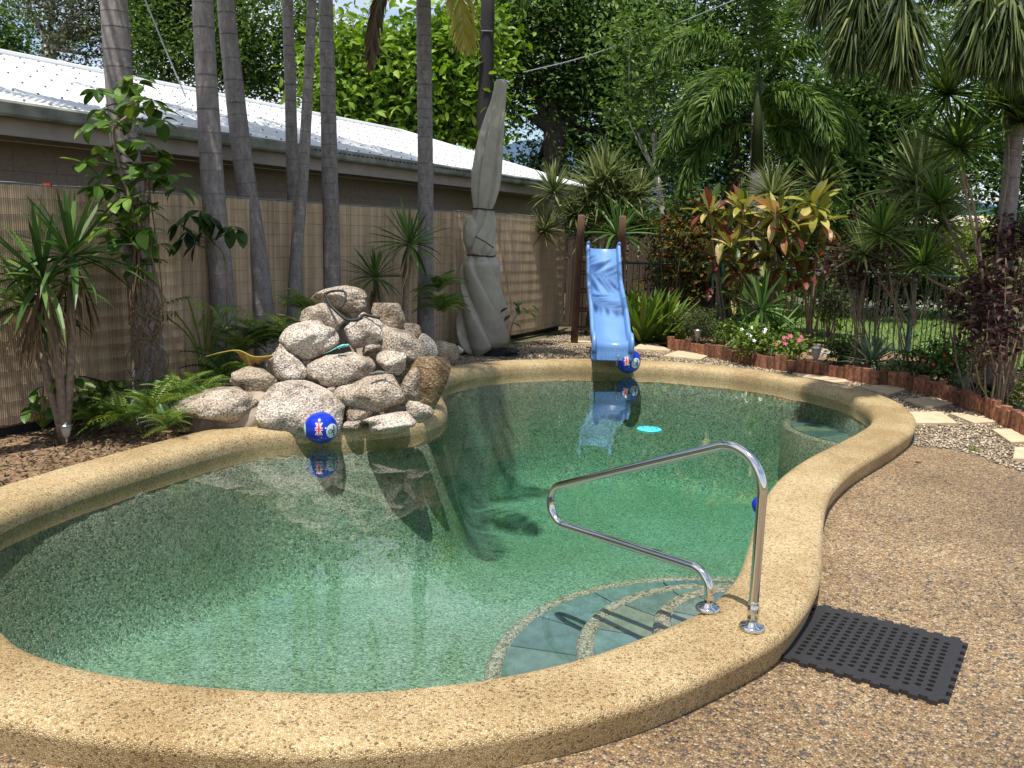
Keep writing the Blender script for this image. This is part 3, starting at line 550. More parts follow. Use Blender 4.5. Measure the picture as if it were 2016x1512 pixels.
# ================================================================== things
# ------------------------------------------------------------------ rock waterfall
ib = bmesh.new(); bmesh.ops.create_icosphere(ib, subdivisions=4, radius=1); SV = np.array([v.co for v in ib.verts]); SF = np.array([[v.index for v in f.verts] for f in ib.faces]); ib.free()
def lump(seed, rough=.16, cuts=5):
    r = np.random.default_rng(seed); v = SV.copy(); f = np.zeros(len(v))
    for k in range(14):
        d = r.normal(size=3); d *= r.uniform(1.2, 6.5)/np.linalg.norm(d); f += np.sin(v@d+r.uniform(0, 6.28))/(np.linalg.norm(d)**.9)
    for k in range(10):
        d = r.normal(size=3); d *= r.uniform(8, 16)/np.linalg.norm(d); f += .10*np.sin(v@d+r.uniform(0, 6.28))
    v = v*(1+rough*f)[:, None]
    for k in range(cuts):
        d = r.normal(size=3); d /= np.linalg.norm(d); lim = r.uniform(.6, .88); ex = v@d-lim; v = v-np.clip(ex, 0, None)[:, None]*d*.8
    return v
def rock_obj(name, c, h, tilt, seed, parent, material, cuts=5):
    v = lump(seed, cuts=cuts)*h; a = math.radians(tilt); yaw = np.random.default_rng(seed+99).uniform(-.25, .25)
    R1 = np.array([[math.cos(a), 0, math.sin(a)], [0, 1, 0], [-math.sin(a), 0, math.cos(a)]]); R2 = np.array([[math.cos(yaw), -math.sin(yaw), 0], [math.sin(yaw), math.cos(yaw), 0], [0, 0, 1]])
    v = v@R1.T@R2.T; return link(name, MB().add(v, f3=SF).mesh(name, material, smooth=True), parent, c-(WL[parent.name] if parent else 0))
ROCKS = [(442,802,76,38,-9,0,.0,.9),(496,757,44,37,28,0,.02,.8),(558,731,47,33,26,0,.05,.8),(604,677,63,32,-12,0,0,.8),(633,630,41,25,4,0,.02,.85),(676,594,53,24,5,0,.05,.8),(765,622,32,36,24,.1,.0,.9),(716,656,45,31,-14,0,0,.8),(719,621,11,8,0,0,-.08,.9),
 (671,727,66,36,-10,0,-.05,.7),(770,716,35,23,6,.05,0,.8),(777,680,52,36,20,.15,.0,.8),(835,697,21,33,18,.35,0,1.),(738,774,66,37,-6,.0,-.04,.8),(601,815,82,56,6,0,-.02,.72),(704,816,25,25,-20,.05,.02,.9),(764,832,52,21,-6,.05,-.02,.9),
 (823,810,30,22,4,.12,-.02,.9),(843,760,38,52,28,.28,-.06,.5),(810,762,19,31,8,.15,.0,.9),(857,727,10,15,10,.45,0,1.),(690,840,17,10,0,.05,.05,1.),(660,766,17,14,10,0,.05,1.),(728,688,17,12,-15,.1,.02,1.),(600,716,14,11,0,.1,.04,1.),(712,752,33,15,-8,.05,.05,.9),(668,626,20,12,10,.2,.05,1.),(560,690,20,16,0,.3,.05,1.),(745,705,20,12,10,.2,.05,1.),(803,660,26,24,30,.35,.05,.9),(800,730,22,20,15,.35,.1,.9),(640,655,20,16,0,.25,.1,1.)]
wf = thing('rock_waterfall', (-1.3, 6.8, 0), 'pile of mortared granite boulders forming a waterfall at the pool edge', 'rock pile')
for k, (px, py, hw, hh, tilt, ex, dz, dep) in enumerate(ROCKS):
    r = ray(px, py); t = (6.28+ex-(.10-HC)*.95)/(r[1]-r[2]*.95); c = CAM+r*t
    w, h = S(hw, t), S(hh, t)
    rock_obj('boulder', c+np.array([0, w*.25*dep+dz, 0]), np.array([w*1.1, w*dep, h*1.1]), tilt, 40+k, wf, M['rock_band'] if (px, py) == (843, 760) else M['rock'], 8 if hw > 20 else 4)
cv = lump(5, .10, 0); cen = np.array([-1.42, 7.35, .0]); MB().add(lump(5, .2, 3)*[.74, .72, .60]+cen, f3=SF).add(lump(6, .2, 3)*[.36, .34, .30]+[-1.42, 7.4, .52], f3=SF).add(lump(8, .1, 0)*[.42, .35, .28]+[-2.0, 6.62, .12], f3=SF).build('mortar_core', M['mortar'], wf, True)
rk = rock_obj('garden_rock', D(877, 700, 9.6), np.array([.16, .14, .15]), 10, 77, None, M['rock']); tag(rk, 'brown boulder in the gravel right of the rock pile by a palm', 'rock')
rk = rock_obj('garden_rock', D(1615, 690, 12.3)*[1, 1, 0]+[0, 0, .07], np.array([.20, .14, .07]), 0, 78, None, M['rock'], 3); tag(rk, 'flat stone in the flower bed beside the strappy silver plant', 'rock')

# ornaments on the rocks
def lizard(name, label, p0, p1, material, h=.012):
    p0, p1 = np.array(p0), np.array(p1); ax = p1-p0; L = np.linalg.norm(ax); u = ax/L; w = nrm(np.cross([0, 0, 1], u)); up = np.cross(u, w)
    mb = MB(); pts = spline([p0, p0+ax*.12+up*h*.5, p0+ax*.3+w*L*.02+up*h, p0+ax*.5-w*L*.02+up*h*.8, p0+ax*.75+w*L*.03+up*h*.3, p1-w*L*.03], 26)
    rr = np.interp(np.linspace(0, 1, 26), [0, .06, .12, .17, .3, .45, .55, .75, 1], [.25, .75, .8, .55, .95, .85, .45, .25, .06])*L*.065
    mb.tube(pts, rr, 10)
    for f, sg in ((.2, 1), (.2, -1), (.46, 1), (.46, -1)):
        a = p0+ax*f+up*h; mb.tube([a, a+w*sg*L*.09-u*L*.03+up*h*.2, a+w*sg*L*.13-u*L*.07-up*h*1.3], [L*.022, L*.018, L*.012], 6)
    tag(mb.build(name, material, smooth=True), label, 'ornament')
def onrock(px, py, dy=0.0): 
    r = ray(px, py); t = (6.28-.05+dy-(.10-HC)*.95)/(r[1]-r[2]*.95); return CAM+r*t
lizard('lizard_ornament', 'small turquoise lizard figurine on the pale boulder', onrock(688, 683, -.16)+[0, 0, .015], onrock(636, 701, -.16)+[0, 0, .015], M['turquoise'])
lizard('lizard_ornament', 'small dark grey lizard figurine on a boulder by the pool', onrock(727, 740, -.2)+[0, 0, .01], onrock(794, 737, -.2)+[0, 0, .01], M['grey_paint'])
hp = [(640,578),(650,600),(668,618),(685,630),(705,629),(716,620),(728,622),(748,626)]; hq = [(640,578),(655,573),(675,573),(681,582),(676,598),(670,606)]
tag(MB().tube(spline([onrock(x, y, -.10) for x, y in hp], 50), .013, 8).tube(spline([onrock(x, y, -.11) for x, y in hq], 40), .010, 8).build('garden_hose', M['hose'], smooth=True), 'black hose looped over the topmost boulder of the waterfall', 'hose')
# fallen yellow leaf across the rocks
lf = MB(); ax = spline([D(405, 702, 6.85), D(440, 693, 6.8), D(470, 690, 6.75), D(500, 702, 6.7), D(536, 700, 6.65)], 24); wd = np.interp(np.linspace(0, 1, 24), [0, .42, .5, .62, .8, 1], [.003, .004, .06, .10, .05, .004])*rng.uniform(.55, 1.15, 24)
lf.add(np.concatenate([[a+[0, -.012, 0], a+[.01, .012, -w*1.1]] for a, w in zip(ax, wd)]), [[2*k, 2*k+2, 2*k+3, 2*k+1] for k in range(23)], t=np.stack([rng.uniform(.6, 1, 24), rng.uniform(0, .4, 24)], 1).ravel()); lf.tube(ax, .005, 6, t=.95)
tag(lf.build('dry_leaf', leafmat('leaf_autumn', [(0, (.16, .07, .025)), (.5, (.34, .20, .06)), (1, (.46, .38, .10))])), 'yellow and brown dying leaf lying across ferns and boulders', 'leaf')

# ------------------------------------------------------------------ stainless handrail
B1 = np.array([.945, 3.147, CZ]); B2 = np.array([.812, 3.312, CZ]); e_ = nrm((B2-B1)*[1, 1, 0])
def RP(s, z): return B1*[1, 1, 0]+e_*s+[0, 0, z]
def fillet(pts, rads, n=14):
    out = [pts[0]]
    for i in range(1, len(pts)-1):
        p, a, b_ = pts[i], pts[i-1], pts[i+1]; u, v = nrm(a-p), nrm(b_-p); th = math.acos(np.clip(u@v, -1, 1)); d = rads[i-1]/math.tan(th/2); bis = nrm(u+v); c = p+bis*rads[i-1]/math.sin(th/2)
        p0, p1 = p+u*d, p+v*d; q0, q1 = nrm(p0-c), nrm(p1-c); om_ = math.acos(np.clip(q0@q1, -1, 1))
        for k in range(n+1):
            f = k/n; out.append(c+rads[i-1]*(math.sin((1-f)*om_)*q0+math.sin(f*om_)*q1)/math.sin(om_))
    return np.array(out+[pts[-1]])
path = fillet([RP(0, CZ+.004), RP(.0, .912), RP(1.657, .217), RP(.205, .31), RP(.213, CZ+.004)], [.15, .097, .085], 18)
# densify straight runs
rail = thing('handrail', B1, 'polished steel handrail loop over the pool entry steps', 'handrail')
dp = [path[0]]
for a, b_ in zip(path[:-1], path[1:]):
    k = max(1, int(np.linalg.norm(b_-a)/.05)); dp += [a+(b_-a)*(q+1)/k for q in range(k)]
MB().tube(dp, .019, 24).build('rail_tube', M['steel'], rail, True)
for P_ in (B1, B2): MB().lathe([(.0, .0), (.049, .0), (.050, .008), (.044, .016), (.024, .019), (.0205, .03), (.0, .03)], P_+[0, 0, .001], 36).build('base_flange', M['steel'], rail, True)
MB().lathe([(.0, .0), (.0215, .0), (.0215, .05), (.0195, .052), (.0195, .058), (.0205, .06), (.0205, .068), (.0, .068)], B1+[0, 0, .045], 28).build('collar', M['steel'], rail, True)

# ------------------------------------------------------------------ rubber mat
MA, MBp, MC, MD = [np.array(G(*p)) for p in ((1608, 1195), (1527, 1297), (1860, 1392), (1905, 1270))]
mat_c = (MA+MBp+MC+MD)/4; ux = nrm(((MC-MBp)+(MD-MA))*[1, 1, 0]); uy = nrm(((MA-MBp)+(MD-MC))*[1, 1, 0]); uy = nrm(uy-ux*(ux@uy)); side = .585
nc, nr = 13, 13; bmm = bmesh.new(); cell = side/(nc+2.2)
def mat_outline():
    pts = []; T = 9; dpt = .017; h = side/2
    for q in range(4):
        for k in range(T):
            x0 = -h+side*k/T; x1 = -h+side*(k+1)/T; w = side/T
            pts_ = [(x0+w*.28, -h), (x0+w*.22, -h-dpt), (x1-w*.22, -h-dpt), (x1-w*.28, -h)]
            for x, y in pts_:
                c, s_ = [(1, 0), (0, 1), (-1, 0), (0, -1)][q]; pts.append((x*c-y*s_, x*s_+y*c))
    return pts
po = mat_outline(); holes = []
for i in range(nc):
    for j in range(nr):
        x = (i-(nc-1)/2)*.0395; y = (j-(nr-1)/2)*.0375+(.009 if i % 2 else -.009)
        holes.append([(x+.0125*math.cos(t), y+.0125*math.sin(t)) for t in np.arange(10)*-2*math.pi/10])
polys = [[Vector((x, y, 0)) for x, y in po]]+[[Vector((x, y, 0)) for x, y in h] for h in holes]
tri = tessellate_polygon(polys); flat = [p for q in polys for p in q]; n0 = len(flat); TH = .016
vv = [mat_c+ux*p.x+uy*p.y+[0, 0, z] for z in (.002+TH, .002) for p in flat]
f4 = []; st = 0
for q in polys:
    k = len(q); f4 += [[st+a, st+(a+1) % k, n0+st+(a+1) % k, n0+st+a] for a in range(k)]; st += k
tag(MB().add(vv, f4, [list(t) for t in tri]+[[a+n0 for a in t][::-1] for t in tri]).build('rubber_mat', M['rubber']), 'black rubber mat with round drain holes on the deck', 'mat')

# ------------------------------------------------------------------ beach balls
def on_ball(c, R, f, pts, lift=1.004):                    # pts in the tangent plane (right, up) of facing direction f
    f = nrm(f); rt = nrm(np.cross([0, 0, 1], f))*-1; up = np.cross(f, -rt); up = up if up[2] > 0 else -up
    return np.array([c+nrm(f+rt*x+up*y)*R*lift for x, y in pts])
def patch(mb, c, R, f, poly, lift, n=6):
    """polygon (convex) as fan of subdivided triangles hugging the ball"""
    poly = np.array(poly, float); cc = poly.mean(0)
    for a, b_ in zip(poly, np.roll(poly, -1, 0)):
        g = [[cc+(a-cc)*i/n*(1-j/max(i, 1))+(b_-cc)*i/n*(j/max(i, 1)) for j in range(i+1)] for i in range(n+1)]
        flat_ = [p for row in g for p in row]; st_ = [i*(i+1)//2 for i in range(n+2)]; fs = []
        for i in range(n):
            for j in range(i+1):
                fs.append([st_[i]+j, st_[i+1]+j, st_[i+1]+j+1])
                if j < i: fs.append([st_[i]+j, st_[i+1]+j+1, st_[i]+j+1])
        mb.add(on_ball(c, R, f, flat_, lift), f3=fs)
def beach_ball(c, R, view, roll, squash, label, flag=True, disc_az=.75):
    root = thing('beach_ball', c-np.array([0, 0, R]), label, 'ball', 'blue flag beach balls in the pool')
    th = SV.copy(); az_ = np.arctan2(th[:, 1], th[:, 0]); wr = 1+squash*(.012*np.sin(az_*22)*np.exp(-((th[:, 2])/.35)**2)+.02*np.cos(az_*5+1)); body = th*wr[:, None]*R*[1, 1, 1-.04*squash]
    MB().add(body+c, f3=SF).build('ball_skin', M['ball_blue'], root, True)
    V = nrm(view); rt = nrm(np.cross(V, [0, 0, 1]))*-1
    def face(a, e): return nrm(nrm(V*[1, 1, 0]+0)*math.cos(a)*math.cos(e)+rt*math.sin(a)*math.cos(e)+np.array([0, 0, 1])*math.sin(e))
    Rm = lambda p: [(x*math.cos(roll)-y*math.sin(roll), x*math.sin(roll)+y*math.cos(roll)) for x, y in p]
    circ = lambda cx, cy, r, n=14: [(cx+r*math.cos(t), cy+r*math.sin(t)) for t in np.arange(n)*2*math.pi/n]
    if flag:
        F_ = face(-.13, .14); L1, L2 = 1.012+.02*squash, 1.016+.02*squash; w, h = .20, .40
        wm = MB(); rm = MB()
        def strip(mb, a, b_, wd, lift):
            a, b_ = np.array(a), np.array(b_); d = nrm(b_-a); q = np.array([-d[1], d[0]])*wd
            for k in range(4):
                p0, p1 = a+(b_-a)*k/4, a+(b_-a)*(k+1)/4; patch(mb, c, R, F_, Rm([p0-q, p1-q, p1+q, p0+q]), lift, 2)
        for a, b_ in (((-w, -h), (w, h)), ((-w, h), (w, -h))): strip(wm, a, b_, .045, L1)
        strip(wm, (0, -h), (0, h), .075, L1+.001); strip(wm, (-w-.03, 0), (w+.03, 0), .085, L1+.002)
        for a, b_ in (((-w, -h), (w, h)), ((-w, h), (w, -h))): strip(rm, a, b_, .016, L1+.003)
        strip(rm, (0, -h), (0, h), .042, L2); strip(rm, (-w-.03, 0), (w+.03, 0), .045, L2+.001)
        wm.build('flag_white', M['ink_white'], root); rm.build('flag_cross', M['ink_red'], root)
        for cx, cy, r in ((-.42, .06, .075), (-.16, -.62, .05), (-.5, -.78, .04), (.06, -.83, .04), (-.22, -.9, .025), (-.06, -1.02, .04)):
            st_ = [((cx+(r if k % 2 == 0 else r*.55)*math.cos(t)), cy+(r if k % 2 == 0 else r*.55)*math.sin(t)) for k, t in enumerate(np.arange(14)*math.pi/7)]
            s_ = MB(); patch(s_, c, R, F_, Rm(st_), L1, 2); s_.build('star', M['ink_white'], root)
    for a in (disc_az, -1.45):
        F2 = face(a, -.04); dm = MB(); patch(dm, c, R, F2, circ(0, 0, .46, 24), 1.012+.02*squash, 5); dsc = dm.build('pale_disc', M['ball_pale'], root)
        if a > 0:
            sm_ = MB(); pts = [(-.10+.05*math.sin(k*1.9), .34-.68*k/22) for k in range(23)]
            for p0, p1 in zip(pts[:-1], pts[1:]): 
                P2 = on_ball(c, R, F2, Rm([p0, p1]), 1.02+.02*squash); sm_.tube(P2, R*.022, 5)
            ringp = [(.17+.12*math.cos(t), .0+.13*math.sin(t)) for t in np.linspace(0, 6.28, 16)]; sm_.tube(on_ball(c, R, F2, Rm(ringp), 1.02+.02*squash), R*.016, 5)
            sm_.tube(on_ball(c, R, F2, Rm([(-.0, -.1), (.05, -.02), (-.02, .08)]), 1.02+.02*squash), R*.035, 5)
            sm_.build('script_lettering', M['ink_black'], dsc)
bc = np.array([-1.44, 6.40, WZ+.105]); bc = D(632, 842, 6.30); bc[2] = max(bc[2], WZ+.09)
beach_ball(bc, .122, CAM-bc, .0, 1.0, 'slightly deflated blue flag beach ball floating against the big boulder', True, .72)
bc = D(1237, 711, 10.0); beach_ball(bc, .142, CAM-bc, -.12, .15, 'round blue flag beach ball floating under the slide lip', True, .70)
bc = G(1501, 995, WZ+.02); beach_ball(bc, .062, CAM-bc+np.array([-4, 0, 0]), .4, .3, 'mostly hidden blue ball at the pool edge behind the handrail post', False, .5)
# cyan disc in the water
dc = G(1278, 845, WZ+.003); dk = thing('pool_disc', dc, 'flat turquoise plastic disc floating in the middle of the pool', 'disc')
MB().lathe([(0, .0), (.10, .0), (.105, .005), (.10, .010), (.0, .012)], dc-[0, 0, .004], 40).build('disc_plate', M['disc'], dk, True)
for k in range(5):
    a = k*1.26; MB().lathe([(0, .0), (.006, .0), (.005, .004), (0, .005)], dc+[.06*math.cos(a), .06*math.sin(a), .007], 8).build('disc_stud', M['teal'], dk)

# ------------------------------------------------------------------ blue slide on a timber ladder
sl = thing('pool_slide', G(1130, 678), 'sky blue plastic slide on brown timber posts facing the pool', 'slide')
Lx = [(12.15, 1.44), (12.08, 1.36), (11.85, 1.17), (11.55, .985), (11.2, .84), (10.85, .70), (10.5, .55), (10.25, .462), (10.08, .435), (9.98, .42), (9.925, .385), (9.90, .32), (9.885, .215)]
cen_px = [(1186, 490), (1204, 690)]; topc = D(1187, 497, 12.12); botc = D(1205, 695, 9.9)
rows = spline([(y, z) for y, z in Lx], 70); hw = .222; vs = []; sec = [(-1.0, -.02), (-1.03, .07), (-1.0, .105), (-.93, .112), (-.88, .10), (-.85, .05), (-.83, .012), (-.80, .0), (-.66, .0), (-.64, -.008), (.64, -.008), (.66, .0), (.80, .0), (.83, .012), (.85, .05), (.88, .10), (.93, .112), (1.0, .105), (1.03, .07), (1.0, -.02)]
tg = np.gradient(rows, axis=0); tg /= np.linalg.norm(tg, axis=1)[:, None]; nm = np.stack([-tg[:, 1], tg[:, 0]], 1); nm[nm[:, 1] < 0] *= -1
nm = np.where((np.arange(70) > 60)[:, None] & (nm[:, :1] > 0), -nm, nm)
for k in range(70):
    y, z = rows[k]; f = (12.15-y)/(12.15-9.9); cx = topc[0]+(botc[0]-topc[0])*f; u = k/69
    wv = .026*math.sin(u*17.0)*np.clip(u*4, 0, 1)*np.clip((1-u)*4, 0, 1)
    side_h = np.interp(u, [0, .03, .08, .85, .93, 1], [1.5, 1.1, 1, 1, .75, .35])
    n2 = nrm([nm[k][0], nm[k][1]]) if u < .93 else nrm([-max(0, (u-.93)/.07), 1-(u-.93)/.07*.9])
    for a, h in sec:
        bed = .0
        if abs(a) <= .7: bed = 0.
        hh = h*side_h if h > 0 else h
        vs.append([cx+a*hw*(1+.03*u), y+n2[0]*(hh+bed+wv), z+n2[1]*(hh+bed+wv)])
ns = len(sec); i_ = np.arange(69)[:, None]*ns; j_ = np.arange(ns-1)[None]; p_ = i_+j_
ch = MB().add(vs, np.stack([p_, p_+1, p_+ns+1, p_+ns], -1).reshape(-1, 4)).build('chute', M['slide'], sl, True)
sd_ = ch.modifiers.new('thick', 'SOLIDIFY'); sd_.thickness = .008; sd_.offset = -1
for k in range(9):                                        # ribs on the down-turned lip
    x = botc[0]+(-.64+1.28*k/8)*hw
    MB().tube([[x, rows[61][0]-.004, rows[61][1]+.003], [x, rows[64][0]-.006, rows[64][1]], [x, rows[67][0]-.006, rows[67][1]], [x, rows[69][0]-.006, rows[69][1]]], .0045, 5).build('lip_rib', M['slide'], ch)
MB().lathe([(0, 0), (.016, 0), (.014, .006), (.006, .010), (0, .010)], [botc[0]+.07, 9.872, .27], 14, np.array([[1, 0, 0], [0, 0, -1], [0, 1, 0]])).build('lip_bolt', M['steel'], ch, True)
pb0, pt0 = G(1130, 680), D(1145, 424, 12.35); pb1, pt1 = G(1130, 680)+[.66, .12, 0], D(1226, 426, 12.35)
for a, b_ in ((pb0, pt0), (pb1, pt1)):
    mb = MB(); mb.tube([a+(b_-a)*f for f in np.linspace(0, 1, 8)], [.056, .055, .055, .054, .054, .053, .053, .048], 16); mb.build('post', M['post'], sl, True)
for f in (.14, .29, .44, .58): MB().tube([pb0+(pt0-pb0)*f, pb1+(pt1-pb1)*f], .036, 12).build('rung', M['post'], sl, True)
MB().box(D(1187, 500, 12.22)-[0, 0, .06], [.27, .10, .02]).build('platform', M['post'], sl)
pav = MB().box([1.2, 13.0, .02], [.35, .2, .02]).build('ladder_slab', M['paver']); tag(pav, 'flat concrete slab under the slide ladder', 'slab')

# ------------------------------------------------------------------ folded umbrella
UY = 11.6; ub = D(940, 705, UY); ub[2] = 0
um = thing('folded_umbrella', ub, 'large closed grey canvas umbrella tied with cord in the gravel', 'umbrella')
prof = [(157, 986.5, 9), (163, 986, 12.2), (175, 985, 12.5), (200, 981, 15), (230, 974.5, 20), (260, 969, 24.5), (300, 963.5, 28.5), (340, 959, 31), (375, 956, 29), (398, 953.5, 24), (412, 952, 19.5), (424, 953, 22), (445, 952, 25), (465, 946, 29), (480, 945, 31), (492, 947, 31), (503, 947, 26), (511, 948, 30), (520, 946, 38), (545, 945.5, 39.5), (580, 948, 43), (610, 950.5, 47), (640, 951, 52), (660, 950, 54), (676, 948, 53), (688, 944, 42), (694, 942, 22)]
ys = np.array([p[0] for p in prof]); rowsy = np.concatenate([np.linspace(157, 500, 80), np.linspace(503, 694, 60)]); nseg = 200; vs = []
for y in rowsy:
    cx = np.interp(y, ys, [p[1] for p in prof]); hwp = np.interp(y, ys, [p[2] for p in prof]); c = D(cx, y, UY); R_ = S(hwp, UY)*(.97 if y < 412 else 1.02)
    th = np.arange(nseg)*2*math.pi/nseg
    if y < 412:
        amp = np.interp(y, [157, 175, 240, 380, 412], [.0, .04, .24, .28, .34]); tw = .389+(y-160)*.00116; ph = (th*5/(2*math.pi)+tw+.05*np.sin(th*3+y*.012)) % 1; wv = 1-amp*np.where(ph < .92, (ph/.92)**2.6, (1-ph)/.08)
    elif y < 503:
        amp = np.interp(y, [412, 440, 480, 503], [.34, .20, .22, .32]); ph = (th*6/(2*math.pi)+(y-412)*.014+.08*np.sin(th*2+y*.07)) % 1; wv = 1-amp*np.where(ph < .8, (ph/.8)**1.6, (1-ph)/.2)+.05*np.sin(th*2+y*.06)
    else:
        amp = np.interp(y, [503, 520, 600, 694], [.30, .24, .32, .36]); ph = (th*5/(2*math.pi)-(y-503)*.0118+.14*np.sin(th+1)) % 1; ph = 1-ph; wv = 1.02-amp*np.where(ph < .93, (ph/.93)**1.5, (1-ph)/.07)
    r = R_*wv
    # hem swirls: lower edge runs up in scallops
    dz = np.zeros(nseg)
    if y > 640: dz = (y-640)/54*.09*(np.sin(th*2.0+2.2)+.4*np.sin(th*5))*.6
    vs.append(np.stack([c[0]+r*np.cos(th), c[1]+r*np.sin(th)*.9, c[2]+dz], 1))
nr_ = len(rowsy); i_ = np.arange(nr_-1)[:, None]*nseg; j_ = np.arange(nseg)[None]; a_ = i_+j_; b2 = i_+(j_+1) % nseg
MB().add(np.concatenate(vs), np.stack([a_, b2, b2+nseg, a_+nseg], -1).reshape(-1, 4)).build('canopy', M['canvas'], um, True)
bulge = lump(31, .08, 0)*[S(17, UY), S(22, UY), S(36, UY)]; MB().add(bulge+D(930, 462, UY-.02), f3=SF).build('canopy_fold', M['canvas'], um, True)
for y, w in ((412, 20.5), (503, 27.0)):
    cx = np.interp(y, ys, [p[1] for p in prof]); c = D(cx, y, UY); R_ = S(w, UY); a = np.linspace(0, 2*math.pi, 40); MB().tube(np.stack([c[0]+R_*np.cos(a), c[1]+R_*np.sin(a)*.9, c[2]+.006*np.sin(a*2)], 1), .010, 6, cap=False).build('tie_cord', M['rope'], um, True)
MB().tube([D(936, 466, UY-.33), D(955, 476, UY-.36), D(972, 488, UY-.28)], .008, 6).build('tie_cord', M['rope'], um)
MB().tube([D(987, 152, UY), D(987, 165, UY)], .012, 8).build('finial', M['log'], um)
MB().tube([ub, D(945, 660, UY)], .05, 14).build('pole', M['paling'], um, True)
bcv = lump(61, .2, 0)*[.26, .16, .06]; tag(MB().add(bcv+[ub[0]+.28, ub[1]-.05, .04], f3=SF).build('black_cloth', M['black_cloth'], smooth=True), 'crumpled black cloth on the gravel at the umbrella foot', 'cloth')

# ------------------------------------------------------------------ garden lamps
def lamp(px, py, hpx, Y, label, lean=0.0, base=None):
    top = D(px, py, Y); hh = S(hpx, Y); r = hh*.26; b_ = top-np.array([lean*hh, 0, hh]); b_[2] = max(b_[2], .0)
    root = thing('solar_lamp', b_, label, 'garden lamp', 'solar garden lamps')
    R = np.eye(3)
    MB().lathe([(0, .0), (r*.55, -.012), (r*.98, -r*.45), (r, -r*.6), (r*.93, -r*.66), (0, -r*.66)], top, 24).build('lamp_cap', M['lamp_steel'], root, True)
    MB().lathe([(r*.80, -r*.66), (r*.78, -r*1.1), (r*.55, -r*2.0), (r*.25, -r*2.5), (0, -r*2.5)], top, 20).build('lens', M['lamp_glass'], root, True)
    MB().tube([top-[0, 0, r*2.4], b_], r*.16, 10).build('stake', M['lamp_steel'], root, True)
lamp(129, 831, 50, 6.15, 'solar garden lamp with steel cap at the left bed edge')
lamp(1374, 646, 34, 12.35, 'solar lamp farthest left in the log edged bed')
lamp(1451, 660, 34, 11.9, 'solar lamp between the yucca and white flowers')
lamp(1608, 680, 44, 10.9, 'solar lamp on bare soil left of the silver strappy plant')
lamp(1764, 702, 44, 10.3, 'solar lamp leaning right of the silver strappy plant', .12)
fl = D(1822, 731, 10.0); root = thing('solar_lamp', fl, 'fallen solar lamp lying face up on the logs right of centre', 'garden lamp', 'solar garden lamps')
MB().lathe([(0, .05), (.05, .045), (.06, .03), (.06, .0), (0, .0)], fl-[0, 0, .03], 20).build('lamp_cap', M['lamp_dark'], root, True); MB().lathe([(0, .008), (.045, .006), (.045, 0), (0, 0)], fl+[-.0, -.02, .02], 20).build('lens', M['lamp_steel'], root, True)
fl = D(905, 688, 9.9); root = thing('solar_lamp', fl*[1, 1, 0], 'tilted clear solar lamp between the brown boulder and umbrella', 'garden lamp', 'solar garden lamps')
Rt = np.array([[.8, 0, .6], [0, 1, 0], [-.6, 0, .8]]); MB().lathe([(0, .03), (.04, .025), (.05, .0), (.03, -.05), (0, -.05)], fl, 18, Rt).build('lamp_cap', M['lamp_glass'], root, True); MB().tube([fl-[.03, 0, .04], fl*[1, 1, 0]-[.07, 0, 0]], .008, 8).build('stake', M['lamp_steel'], root)

# ------------------------------------------------------------------ log edging, pavers
edge = thing('log_edging', (*LOGP[8], 0), 'low border of short reddish timber logs round the flower bed', 'edging')
seg = np.linalg.norm(np.diff(LOGP, axis=0), axis=1); cum = np.concatenate([[0], np.cumsum(seg)]); tot = cum[-1]; pos = 0.0; k = 0
lg = []
for vi in range(4):
    w_ = [.052, .062, .058, .048][vi]; prof_ = [(w_*math.cos(t)*1.0, w_*.8*math.sin(t)) for t in np.linspace(.1, 6.18, 11)]
    r_ = np.random.default_rng(vi); v = [[x*r_.uniform(.92, 1.06), y*r_.uniform(.92, 1.06), z] for z in (-.05, 1.0) for x, y in prof_]; v += [[0, 0, 1.0]]; kk_ = 11
    lg.append((MB().add(v, [[a, (a+1) % kk_, kk_+(a+1) % kk_, kk_+a] for a in range(kk_)], [[22, 11+a, 11+(a+1) % kk_] for a in range(kk_)]).mesh('log', M['log']), w_))
while pos < tot:
    me_, w_ = lg[random.randrange(4)]; x = np.interp(pos+w_, cum, LOGP[:, 0]); y = np.interp(pos+w_, cum, LOGP[:, 1]); h = random.uniform(.155, .215)
    o = link('log', me_, edge, np.array([x, y, 0])-WL[edge.name]); j = min(np.searchsorted(cum, pos+w_), len(LOGP)-1); dv = LOGP[j]-LOGP[j-1]
    o.rotation_euler = (random.uniform(-.05, .05), random.uniform(-.07, .07), math.atan2(dv[1], dv[0])+random.uniform(-.15, .15)); o.scale = (1, 1, h); pos += w_*2*.97; k += 1
PAV = [([(1262,676),(1332,680),(1318,691),(1246,687)], 'sandy slab nearest the slide on the far gravel path'),
 ([(1336,691),(1400,698),(1380,708),(1306,701)], 'sandy slab left of the log edging start'),
 ([(1560,735),(1660,745),(1672,752),(1600,756)], 'shaded paver between the far pool rim and logs'),
 ([(1693,762),(1770,757),(1783,768),(1750,778)], 'shaded grey paver at the right bend of the rim'),
 ([(1780,787),(1860,781),(1895,793),(1830,804)], 'paver beside the rim below the black pot'),
 ([(1790,812),(1852,812),(1885,834),(1792,834)], 'greyish paver touching the right end of the pool rim'),
 ([(1870,815),(1955,809),(1992,830),(1918,834)], 'large sunlit sandy paver in the middle of the gravel'),
 ([(1952,846),(2040,845),(2075,868),(1990,872)], 'sandy paver cut by the right picture edge'),
 ([(1998,882),(2060,880),(2080,906),(1994,904)], 'lowest sandy paver at the right picture edge')]
